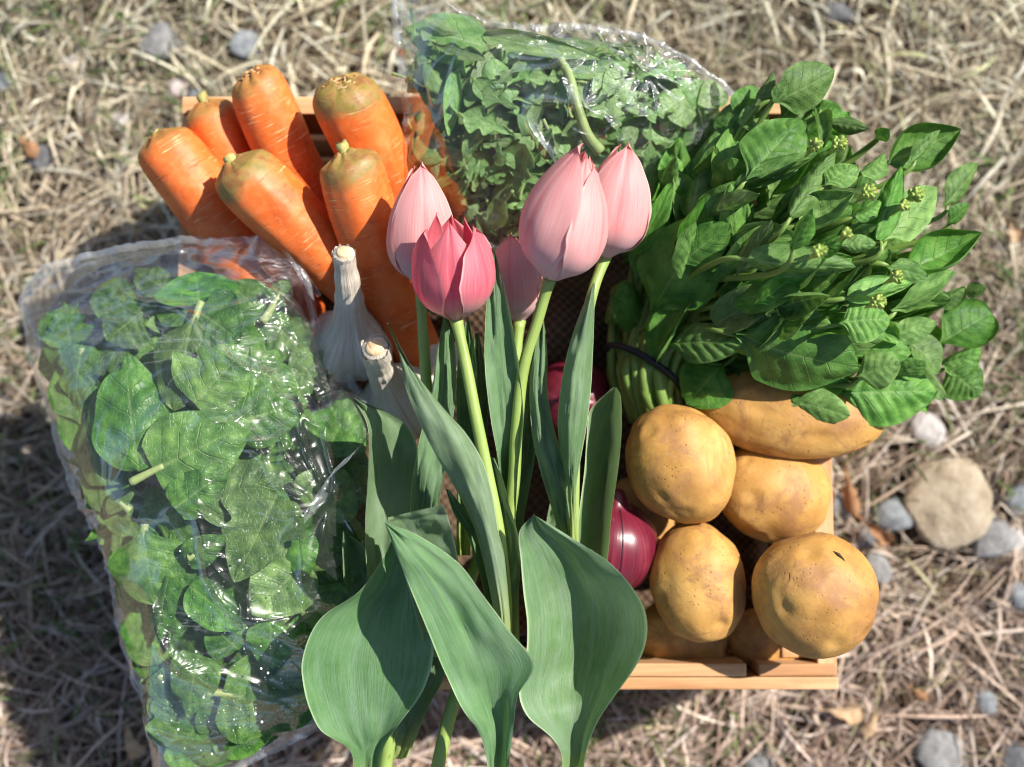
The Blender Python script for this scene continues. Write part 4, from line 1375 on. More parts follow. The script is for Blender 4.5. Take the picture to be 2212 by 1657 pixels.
def build_greens():
    bc = P(1392, 800, 0.158)                       # centre of the band
    root = obj("leafy_greens_bunch", None, loc=bc, label="bunch of dark leafy greens with buds tied by a black band", cat="greens")
    dU = P(1460, 832, 0.158) - P(1312, 742, 0.158)
    dU[2] = 0
    dU /= np.linalg.norm(dU)
    shapes = {}
    for i in range(18):
        wf = [w_spoon, w_oval, w_spoon, w_oval, w_narrow, w_spoon][i % 6]
        shapes[i] = blade(200 + i, 1.0, wf, 0.5, bend=[0.5, 0.9, 0.2, 0.7, 0.4, 1.2][(i * 5) % 6], cup=[-0.6, 0.7, -0.35, 0.9, -0.9, 0.5][i % 6],
                          roll_edge=[0, 0.8, 0.5, -0.6][i % 4], wave=[0.015, 0.03, 0.02][i % 3], pucker=[0.022, 0.03, 0.018][i % 3], K=6, slope=1.5, mat=M['greens'], nv=34, nu=21)
    cup_bowl = [blade(240 + i, 1.0, w_oval, 0.5, bend=-0.9, cup=1.15, roll_edge=0.9, wave=0.015, pucker=0.022, mat=M['greens'], nv=34, nu=21) for i in range(2)]
    big = blade(250, 1.0, w_spoon, 0.5, bend=0.55, cup=-0.45, roll_edge=0.5, wave=0.012, pucker=0.012, mat=M['greens'], nv=44, nu=27)
    crink = blade(251, 1.0, w_spoon, 0.5, bend=0.6, cup=-0.4, roll_edge=0.3, wave=0.015, pucker=0.035, K=7, mat=M['greens'], nv=48, nu=29)
    fold = blade(252, 1.0, w_oval, 0.5, bend=0.6, cup=-1.0, roll_edge=1.1, wave=0.01, pucker=0.02, mat=M['greens'], nv=40, nu=25)

    # (base, tip in enlarged px; width; lift; roll; shape)
    hand = [
        (850, 262, 1140, 128, 185, .040, 0.5, 'big'), (735, 590, 1000, 285, 235, .030, -0.35, 'crink'), (500, 750, 590, 325, 185, .012, -0.3, 'fold'),
        (335, 800, 440, 535, 150, .000, 0.2, 3), (330, 1160, 570, 765, 310, .012, 0.25, 'big'), (560, 752, 790, 660, 95, .016, 0.5, 4),
        (640, 640, 725, 310, 140, .008, -0.2, 1), (690, 620, 1060, 480, 95, .026, 0.4, 'fold'), (925, 745, 1120, 440, 120, .030, -0.5, 4),
        (960, 770, 1205, 660, 190, .018, 0.2, 'bowl'), (1200, 745, 1345, 695, 78, .032, 0.3, 1), (1320, 850, 1595, 595, 160, .030, 0.6, 'big'),
        (1290, 845, 1405, 490, 110, .030, -0.7, 'fold'), (1340, 520, 1610, 400, 250, .008, 0.3, 'bowl'), (1440, 515, 1572, 378, 62, .030, 0.5, 4),
        (1575, 705, 1755, 515, 120, .010, 0.4, 0), (1420, 970, 1715, 850, 215, .008, 0.1, 'bowl'), (1355, 1150, 1665, 1010, 150, .022, 0.5, 'big'),
        (1560, 1290, 1808, 1130, 210, .010, 0.2, 5), (740, 930, 1215, 990, 150, .034, 0.3, 'fold'), (925, 890, 1015, 715, 92, .038, -0.4, 4),
        (1040, 900, 1145, 845, 80, .036, 0.3, 1), (1140, 870, 1295, 865, 76, .034, 0.3, 4), (640, 1115, 950, 1050, 125, .016, 0.4, 2),
        (690, 1250, 1235, 1440, 350, .030, 0.25, 'big'), (400, 1290, 718, 1275, 150, .020, 0.45, 'crink'), (640, 1375, 480, 1545, 215, .004, -0.2, 'big'),
        (1130, 1500, 1585, 1490, 250, .020, 0.35, 'crink'), (935, 1530, 1180, 1600, 135, .022, 0.3, 2), (1585, 1390, 1740, 1510, 165, .004, 0.1, 'crink'),
        (1205, 1430, 1392, 1370, 150, .032, 0.3, 0), (1380, 1430, 1490, 1375, 130, .024, 0.3, 2), (1440, 1290, 1585, 1400, 160, .012, 0.0, 3),
        (1575, 1375, 1765, 1330, 130, .004, 0.2, 1), (1130, 1200, 1365, 1175, 165, .034, 0.2, 'crink'), (1165, 1085, 1475, 1050, 115, .036, 0.5, 'fold'),
        (1330, 960, 1525, 1005, 90, .026, 0.1, 2), (1070, 615, 1215, 505, 120, .034, -0.2, 'crink'), (1225, 560, 1375, 490, 110, .022, 0.3, 1),
        (690, 850, 945, 815, 110, .008, 0.2, 3), (660, 1010, 810, 820, 130, .008, -0.2, 5), (1350, 1265, 1550, 1195, 95, .020, 0.3, 2),
        (870, 1140, 1135, 1055, 140, .022, 0.2, 'bowl'), (1085, 345, 1255, 372, 70, .020, 0.2, 4), (770, 305, 850, 125, 80, .030, -0.3, 4),
        (850, 262, 912, 165, 55, .046, -0.3, 2), (1020, 300, 1150, 290, 80, .015, 0.3, 1), (1590, 780, 1700, 700, 90, .010, 0.3, 0),
        (1200, 1340, 1450, 1320, 120, .020, 0.5, 2), (1190, 640, 1300, 620, 90, .020, 0.2, 0), (1290, 420, 1340, 380, 60, .022, 0.2, 2),
        (1040, 310, 1080, 420, 70, .022, 0.2, 1), (1550, 1110, 1680, 1060, 100, .004, 0.3, 3), (1660, 1070, 1755, 1050, 60, -.006, 0.3, 2), (690, 345, 800, 195, 140, .012, 0.1, 'big'), (640, 420, 690, 235, 120, .010, -0.2, 'big'), (880, 330, 1000, 225, 110, .012, 0.2, 2), (760, 400, 780, 240, 110, .016, -0.2, 'crink'),
        (330, 700, 350, 470, 120, .008, 0.1, 'fold'), (420, 640, 470, 400, 130, .012, -0.1, 'fold'), (300, 1000, 330, 800, 130, .004, 0.1, 1),
    ]
    n_stem = 0

    def add(me, bx, by, tx, ty, wpx, zb, zt, roll, stem=True, deep=0.0):
        nonlocal n_stem
        a, b = P(bx, by, zb), P(tx, ty, zt)
        lf = obj("leaf", me, root)
        place(lf, a - bc, b - bc, 1.0, roll, wpx * S((zb + zt) / 2))
        if not stem:
            return
        k = n_stem
        n_stem += 1
        # petiole sweeps from the blade to the band and on to the cut end
        r_, th = 0.021 * math.sqrt(((k * 7) % 29 + 0.5) / 29), k * 2.39996
        ring = bc + dU * r_ * math.cos(th) * 1.15 + np.array([0, 0, 1]) * r_ * math.sin(th)
        back = np.array([0.010 - dU[1] * 0, -0.034, -0.010]) + dU * r_ * math.cos(th) * 0.1
        end = ring + back + np.array([0.004 * math.sin(k), -0.006 * ((k * 3) % 5) / 5, -0.004])
        fwd = np.array([-0.010, 0.045, 0.010])
        mid = ring * 0.55 + a * 0.45 + fwd * 0.45
        mid[2] = min(mid[2], (ring[2] + a[2]) / 2 + 0.01) - 0.026 - deep * 0.02
        dirb = (b - a) / np.linalg.norm(b - a)
        pre = a - dirb * 0.012 - np.array([0, 0, 0.010])
        pts = catmull([end, ring, mid, pre, a + dirb * 0.008 - np.array([0, 0, 0.003])], 26)
        rr = np.linspace(0.0036, 0.0011, 26) * (0.85 + 0.3 * random.random())
        rr[-4:] *= [0.9, 0.75, 0.6, 0.35]
        # stems are children of the bunch's leaf; keep them in bunch space
        m = tube_mesh("stem", pts - bc, rr, 8, M['greens_stem'])
        so = obj("stem", m, lf)
        bpy_mat = Matrix.LocRotScale(lf.location, lf.rotation_quaternion, lf.scale)
        so.matrix_parent_inverse = bpy_mat.inverted()

    for i, (bx, by, tx, ty, w, lift, roll, sh) in enumerate(hand):
        me = {'big': big, 'crink': crink, 'fold': fold, 'bowl': cup_bowl[i % 2]}.get(sh) or shapes[sh + 6 * (i % 3)]
        b0, b1, t0, t1 = bx * .5072 + GW, by * .5072 + GHh, tx * .5072 + GW, ty * .5072 + GHh
        zb = gz(b0, b1) + lift - 0.016
        zt = gz(t0, t1) + lift
        add(me, b0, b1, t0, t1, w * .5072 * 1.18, zb, zt, roll + 0.45 * math.sin(i * 2.7))
    # fuller mass under the leading leaves
    rg = random.Random(5)
    k = 0
    while k < 210:
        t_ = rg.uniform(-0.62, 1.62)
        rr = rg.uniform(0.35, 1.0) ** 0.7
        cx, cy = 1430, 760
        ex = cx + math.cos(t_) * 640 * rr
        ey = cy - math.sin(t_) * 520 * rr + (60 if t_ < 0 else 0)
        if ey > 870 or ex > 2120 or ex < 1400 or ey < 190 or (ex < 1560 and ey < 300):
            continue
        if ex > 2020 and ey < 330:
            continue
        ln = rg.uniform(90, 190)
        d = t_ + rg.uniform(-0.5, 0.5)
        if k >= 165:                       # towards the back of the crate and the tulips
            if k < 190:
                ex, ey, d = rg.uniform(1590, 1850), rg.uniform(190, 380), rg.uniform(0.6, 1.5)
            else:
                ex, ey, d = rg.uniform(1330, 1480), rg.uniform(370, 640), rg.uniform(1.1, 2.2)
        sx, sy = ex - math.cos(d) * ln, ey + math.sin(d) * ln
        z = gz(ex, ey) + rg.uniform(-0.045, 0.016) - (0.006 if k >= 165 else 0)
        add(shapes[rg.randrange(18)], sx, sy, ex, ey, rg.uniform(48, 100), z - 0.02, z + rg.uniform(0, .012), rg.uniform(-1.0, 1.0), stem=(k % 8 == 0), deep=1.0)
        k += 1
    # buds
    bud_me = None
    for (zx, zy, n, sp) in ((1135, 435, 15, 26), (1035, 440, 10, 22), (1262, 640, 15, 26), (1462, 650, 12, 26), (1380, 1003, 12, 20), (1300, 1108, 14, 26), (1050, 893, 10, 22), (1410, 700, 8, 16), (1165, 820, 7, 16)):
        px, py = zx * .5072 + GW, zy * .5072 + GHh
        z0 = gz(px, py) + 0.050
        V, Q = [], []
        rb = random.Random(zx)
        for j in range(n):
            a_ = j * 2.4
            rr = sp * .5072 * S(z0) * math.sqrt(j / n)
            c = np.array([rr * math.cos(a_), rr * math.sin(a_), -rr * 0.7 + rb.uniform(-.001, .001)])
            dr = np.array([0.5 * math.cos(a_), 0.5 * math.sin(a_), 1.0])
            dr /= np.linalg.norm(dr)
            sl = np.linspace(-1, 1, 6)
            G = tube_grid(c + dr * sl[:, None] * 0.0030, 0.0017 * np.sqrt(np.clip(1 - sl ** 2 * 0.96, 0.02, 1)), 7)
            off = sum(len(x) for x in V)
            V.append(G.reshape(-1, 3))
            Q.append(grid_quads(6, 7, True, off))
            # a thin stalk down into the bunch
            G = tube_grid(np.array([c - dr * 0.002, c * 0.45 + np.array([0, 0, -0.009]), np.array([0, 0, -0.022])]), 0.0006, 4)
            off += 42
            V.append(G.reshape(-1, 3))
            Q.append(grid_quads(3, 4, True, off))
        me = mk_mesh("flower_buds", np.concatenate(V), np.concatenate(Q), mat=M['bud'])
        obj("flower_buds", me, root, P(px, py, z0) - bc)
    # black band
    th = np.linspace(0, 2 * math.pi, 49)
    ring = np.stack([0.0272 * np.cos(th) * dU[0], 0.0272 * np.cos(th) * dU[1], 0.0252 * np.sin(th)], -1)
    ring += np.array([0, 0.004, 0]) * np.sin(th)[:, None]
    obj("rubber_band", tube_mesh("rubber_band", ring, 0.0021, 8, M['rubber']), root)


build_greens()


# ------------------------------------------------------------------ bags
def fit(o, bag, lim=0.98):
    """shrink or nudge a leaf until it stays inside its bag"""
    for _ in range(8):
        m = Matrix.LocRotScale(o.location, o.rotation_quaternion, o.scale)
        worst = 0.0
        for u, v in ((-.46, .3), (.46, .3), (-.5, .55), (.5, .55), (-.3, .85), (.3, .85), (0, 1), (0, 0)):
            p = m @ Vector((u, v, 0))
            worst = max(worst, float(bag.rel(p.x, p.y)[0]))
        if worst < lim:
            return
        o.scale.x *= 0.88
        o.scale.y *= 0.96
        c = Vector((bag.c[0], bag.c[1], o.location.z))
        o.location += (c - o.location).normalized() * 0.003


class Bag:
    def __init__(self, outline, centre, z_edge, z_low, Htop, seed, p=2.2, q=0.80):
        self.c = P(*centre, z_edge)[:2]
        pts = []
        for o in outline:
            pts.append(P(o[0], o[1], o[2] if len(o) > 2 else z_edge))
        pts = np.array(pts)
        closed = np.vstack([pts, pts[:1]])
        n = 200
        fine = []
        for i in range(len(pts)):
            for f in np.linspace(0, 1, 12, endpoint=False):
                fine.append(closed[i] * (1 - f) + closed[i + 1] * f)
        fine = np.array(fine)
        # soften corners a little
        ker = np.array([.1, .2, .4, .2, .1])
        fine = sum(k * np.roll(fine, s, 0) for k, s in zip(ker, (-2, -1, 0, 1, 2)))
        a = np.arctan2(fine[:, 1] - self.c[1], fine[:, 0] - self.c[0])
        r = np.hypot(fine[:, 1] - self.c[1], fine[:, 0] - self.c[0])
        o = np.argsort(a)
        self.a, self.r, self.ze = a[o], r[o], fine[o, 2]
        self.H, self.zl, self.seed, self.p, self.q = Htop, z_low, seed, p, q

    def bound(self, ang):
        return np.interp(ang, self.a, self.r, period=2 * math.pi), np.interp(ang, self.a, self.ze, period=2 * math.pi)

    def rel(self, x, y):
        ang = np.arctan2(y - self.c[1], x - self.c[0])
        R, ze = self.bound(ang)
        return np.hypot(x - self.c[0], y - self.c[1]) / R, ze

    def top(self, x, y):
        s, ze = self.rel(x, y)
        s = np.clip(s, 0, 1)
        return ze * s ** 2 + self.zl * (1 - s ** 2) + self.H * (1 - s ** self.p) ** self.q

    def bot(self, x, y):
        s, ze = self.rel(x, y)
        s = np.clip(s, 0, 1)
        return ze * s ** 3 + self.zl * (1 - s ** 3)

    def at(self, px, py, f):
        """point at picture position at fraction f of the bag's thickness"""
        z = self.zl
        for _ in range(5):
            p = P(px, py, z)
            t, b = self.top(p[0], p[1]) - 0.004, self.bot(p[0], p[1]) + 0.003
            z = b + f * max(0.001, t - b)
        return P(px, py, z)

    def seam(self, origin, mat):
        """welded rim: a narrow doubled strip along the outline"""
        ang = np.linspace(-math.pi, math.pi, 420, endpoint=False)
        R, ze = self.bound(ang)
        wob = 0.004 * vnoise(np.stack([np.cos(ang) * 16, np.sin(ang) * 16, ang * 0], -1), self.seed + 11)
        rows = []
        for k, off in enumerate((-0.0035, -0.001, 0.0015)):
            rr = R + off + 0.0008 * vnoise(np.stack([np.cos(ang) * 60, np.sin(ang) * 60, ang * 0], -1), self.seed + 12)
            rows.append(np.stack([self.c[0] + rr * np.cos(ang), self.c[1] + rr * np.sin(ang), ze + wob + 0.0012 + 0.001 * math.sin(k * 2)], -1))
        return grid_mesh("bag_seam", np.array(rows) - origin, closed=True, mat=mat)

    def mesh(self, which, amp, origin, mat, name, pins=(), creases=()):
        nr, na = (150, 440) if which == 'top' else (80, 240)
        ang = np.linspace(-math.pi, math.pi, na, endpoint=False)
        s = np.sin(np.linspace(0.004, 1, nr) * math.pi / 2) ** 1.0
        R, ze = self.bound(ang)
        SS, AA = np.meshgrid(s, ang, indexing='ij')
        X = self.c[0] + SS * R[None] * np.cos(AA)
        Y = self.c[1] + SS * R[None] * np.sin(AA)
        Z = self.top(X, Y) if which == 'top' else self.bot(X, Y)
        p3 = np.stack([X, Y, np.zeros_like(X)], -1)
        warp = np.stack([vnoise(p3 * 14, self.seed + 1), vnoise(p3 * 14 + 9, self.seed + 2), np.zeros_like(X)], -1) * 0.03
        ridge = 1 - np.abs(vnoise((p3 + warp) * 24, self.seed + 3))
        ridge2 = 1 - np.abs(vnoise((p3 + warp * 1.5) * 55, self.seed + 4))
        wr = amp * (0.0055 * (ridge ** 5 - 0.3) + 0.0011 * (ridge2 ** 4 - 0.3) + 0.006 * vnoise(p3 * 10, self.seed + 7))
        for (qx, qy, rad_, n, hgt) in pins:       # folds that radiate from a pinched spot
            dx, dy = X - qx, Y - qy
            d = np.hypot(dx, dy)
            t = np.arctan2(dy, dx)
            w2 = np.exp(-d / rad_) * smooth(0.004, 0.02, d)
            wr = wr + hgt * w2 * (1 - np.abs(np.sin(t * n + 3.5 * vnoise(p3 * 20, self.seed + 8)))) ** 2
        for pts, hgt, wid in creases:              # long sharp folds
            c = catmull([self.at(q[0], q[1], 1.0) for q in pts], 70)
            c[:, 0] += 0.0025 * vnoise(c * 110, self.seed + 21)
            c[:, 1] += 0.0025 * vnoise(c * 110, self.seed + 22)
            d = np.full(X.shape, 9.0)
            ft = np.zeros(X.shape)
            for j, q in enumerate(c):
                dj = np.hypot(X - q[0], Y - q[1])
                ft = np.where(dj < d, j / 69, ft)
                d = np.minimum(d, dj)
            wr = wr + hgt * np.exp(-(d / wid) ** 1.5) * (0.4 + 0.6 * np.sin(ft * math.pi)) * (0.75 + 0.5 * vnoise(p3 * 90, self.seed + 23))
        edge = 1 - smooth(0.93, 1.0, SS)
        sgn = 1 if which == 'top' else -0.35
        Z = Z + wr * (0.25 + 0.75 * edge) * sgn
        rim = 0.004 * vnoise(np.stack([np.cos(AA) * 16, np.sin(AA) * 16, AA * 0], -1), self.seed + 11) * smooth(0.85, 1, SS)
        Z = Z + rim
        G = np.stack([X, Y, Z], -1) - origin
        return grid_mesh(name, G, closed=True, mat=mat)


SP_OUT = [(46, 669, .150), (57, 623, .155), (95, 578, .160), (182, 555, .166), (277, 532, .172), (380, 515, .180), (494, 519, .188), (547, 512, .192), (604, 521, .194), (631, 551, .194),
          (669, 612, .190), (680, 680, .186), (722, 775, .186), (779, 848, .188), (812, 905, .186), (832, 980, .184), (838, 1100, .182), (832, 1230, .180), (798, 1370, .177), (745, 1490, .174), (703, 1562, .170),
          (621, 1608, .166), (544, 1643, .162), (470, 1690, .158), (400, 1715, .154), (338, 1700, .150), (331, 1631, .150), (312, 1519, .148), (281, 1442, .146), (254, 1365, .146), (239, 1230, .146), (200, 1133, .146),
          (172, 1085, .146), (125, 961, .146), (103, 885, .146), (65, 783, .147), (60, 714, .148)]
spin = Bag(SP_OUT, (440, 1080), 0.16, 0.166, 0.062, 3)
AR_OUT = [(846, -30, .200), (900, -24, .200), (950, 0, .200), (985, 20, .200), (1045, 42, .200), (1100, 55, .200), (1170, 58, .200), (1240, 55, .200), (1320, 68, .200), (1390, 80, .198), (1440, 105, .196), (1480, 118, .194),
          (1520, 150, .190), (1560, 175, .186), (1583, 205, .182), (1578, 250, .180), (1540, 330, .176), (1460, 410, .172), (1340, 480, .168), (1200, 535, .164), (1070, 540, .164), (980, 512, .166), (905, 440, .172),
          (873, 395, .178), (868, 330, .184), (876, 250, .190), (866, 170, .196), (852, 80, .200)]
aru = Bag(AR_OUT, (1170, 265), 0.18, 0.168, 0.062, 17)


def build_bags():
    o = np.array([spin.c[0], spin.c[1], 0.168])
    r = obj("spinach_bag", None, loc=o, label="clear plastic bag of spinach hanging over the crate's left side", cat="plastic bag")
    pq = P(722, 1075, 0.19)
    pq2 = P(100, 660, 0.16)
    pq3 = P(620, 640, 0.19)
    obj("film_top", spin.mesh('top', 1.0, o, M['film'], "film_top", pins=((pq[0], pq[1], 0.055, 4, 0.007), (pq2[0], pq2[1], 0.05, 4, 0.005), (pq3[0], pq3[1], 0.04, 4, 0.005)), creases=(
        ([(540, 690), (600, 760), (680, 860), (745, 960)], .0040, .0030), ([(520, 800), (640, 880), (715, 960), (730, 1060)], .0040, .0030), ([(470, 960), (560, 980), (650, 1010), (725, 1070)], .0035, .0028),
        ([(560, 1210), (640, 1140), (725, 1075), (785, 960)], .0040, .0030), ([(380, 1440), (500, 1460), (600, 1500), (690, 1540)], .0042, .0034), ([(500, 1330), (600, 1365), (690, 1375)], .0036, .0032),
        ([(90, 640), (200, 690), (320, 690), (420, 650)], .0030, .0026), ([(400, 560), (520, 590), (600, 640), (640, 720)], .0034, .0026), ([(230, 1100), (330, 1120), (430, 1090)], .0025, .0028),
        ([(610, 720), (650, 800), (700, 850), (770, 900)], .0035, .0026), ([(330, 1560), (430, 1590), (560, 1580)], .0030, .0030))), r)
    obj("film_bottom", spin.mesh('bot', 0.6, o, M['film'], "film_bottom"), r)
    # loose torn flap standing up near the tulip leaves
    rows = []
    spine = catmull([P(668, 1120, .205), P(690, 1065, .216), P(720, 1020, .224), P(760, 985, .230), P(798, 938, .232)], 22)
    for i, c in enumerate(spine):
        f = i / 21
        w = (0.013 * (1 - f) ** 0.8 + 0.0006) * (1 + 0.15 * math.sin(i * 1.7))
        d = np.array([0.55, 0.62, -0.2 + 0.9 * math.sin(f * 3)])
        d /= np.linalg.norm(d)
        rows.append([c - d * w + np.array([0, 0, 0.002 * math.sin(k * 2.2 + i * 0.6)]) + d * 2 * w * k / 8 for k in range(9)])
    obj("torn_flap", grid_mesh("torn_flap", np.array(rows) - o, mat=M['film_milky']), r)
    # rolled lip of the open mouth
    for pts, rr in (([(95, 590, .166), (200, 570, .172), (330, 545, .178), (450, 545, .188), (560, 560, .196), (640, 575, .200), (690, 640, .196)], 0.0016),
                    ([(600, 522, .198), (640, 580, .202), (665, 640, .198), (680, 720, .194)], 0.0012)):
        c = catmull([P(*p) for p in pts], 40)
        c[:, 2] += 0.002 * vnoise(c * 90, 4)
        obj("rolled_lip", tube_mesh("rolled_lip", c - o, rr * (1 + 0.5 * vnoise(c * 60, 8)), 8, M['film']), r)
    obj("bag_seam", spin.seam(o, M['film_seam']), r)
    # water beads inside, mostly low in the picture
    V, Q = [], []
    rb = random.Random(3)
    k = 0
    dome = []
    for i in range(4):
        e = i / 3 * math.pi / 2
        dome.append([(math.cos(e) * math.cos(a), math.cos(e) * math.sin(a), math.sin(e) * 0.7) for a in np.linspace(0, 2 * math.pi, 7)[:-1]])
    dome = np.array(dome).reshape(-1, 3)
    while k < 210:
        px, py = rb.gauss(560, 130), rb.gauss(1430, 150)
        if not (330 < px < 690 and 1080 < py < 1640):
            continue
        p = spin.at(px, py, 1.0)
        rr = 0.00022 + 0.0007 * rb.random() ** 5
        V.append(dome * rr + p + np.array([0, 0, 0.0035]) - o)
        Q.append(grid_quads(4, 6, True, k * 24))
        k += 1
    obj("water_beads", mk_mesh("water_beads", np.concatenate(V), np.concatenate(Q), mat=M['drop']), r, kind="stuff")

    o = np.array([aru.c[0], aru.c[1], 0.172])
    r = obj("arugula_bag", None, loc=o, label="clear plastic bag of arugula at the back of the crate", cat="plastic bag")
    pa, pb = P(1390, 190, .2), P(1280, 140, .2)
    obj("film_top", aru.mesh('top', 1.0, o, M['film'], "film_top", pins=((pa[0], pa[1], 0.045, 6, 0.009), (pb[0], pb[1], 0.05, 5, 0.007)), creases=(
        ([(1296, 190), (1345, 226), (1383, 225), (1390, 188), (1382, 150), (1425, 105)], .0042, .0026), ([(1195, 130), (1225, 220), (1240, 330)], .0036, .0028), ([(1390, 180), (1430, 225), (1500, 250)], .0036, .0028),
        ([(895, 190), (955, 300), (1000, 420)], .0030, .0028), ([(1040, 70), (1150, 110), (1280, 120)], .0030, .0028), ([(1430, 130), (1470, 190), (1540, 220)], .0036, .0026))), r)
    obj("bag_seam", aru.seam(o, M['film_seam']), r)
    obj("film_bottom", aru.mesh('bot', 0.6, o, M['film'], "film_bottom"), r)


# ---- spinach leaves, loose inside the bag
def petiole(o, length, r, mat, bendx, Lb, wl):
    """stem part in the leaf's own space (undo the leaf's stretch)"""
    s = np.linspace(0, 1, 10)
    sx, sy, sz = o.scale
    y = -length * s + 0.006
    pts = np.stack([bendx * length * s ** 2 / sx, y / sy, (-0.0016 + 0.0 * s) / sz], -1)
    G = tube_grid(pts * np.array([sx, sy, sz]), r * (0.75 + 0.35 * s), 9)
    G = G / np.array([sx, sy, sz])
    obj("stem", grid_mesh("stem", G, closed=True, caps=True, mat=mat), o)


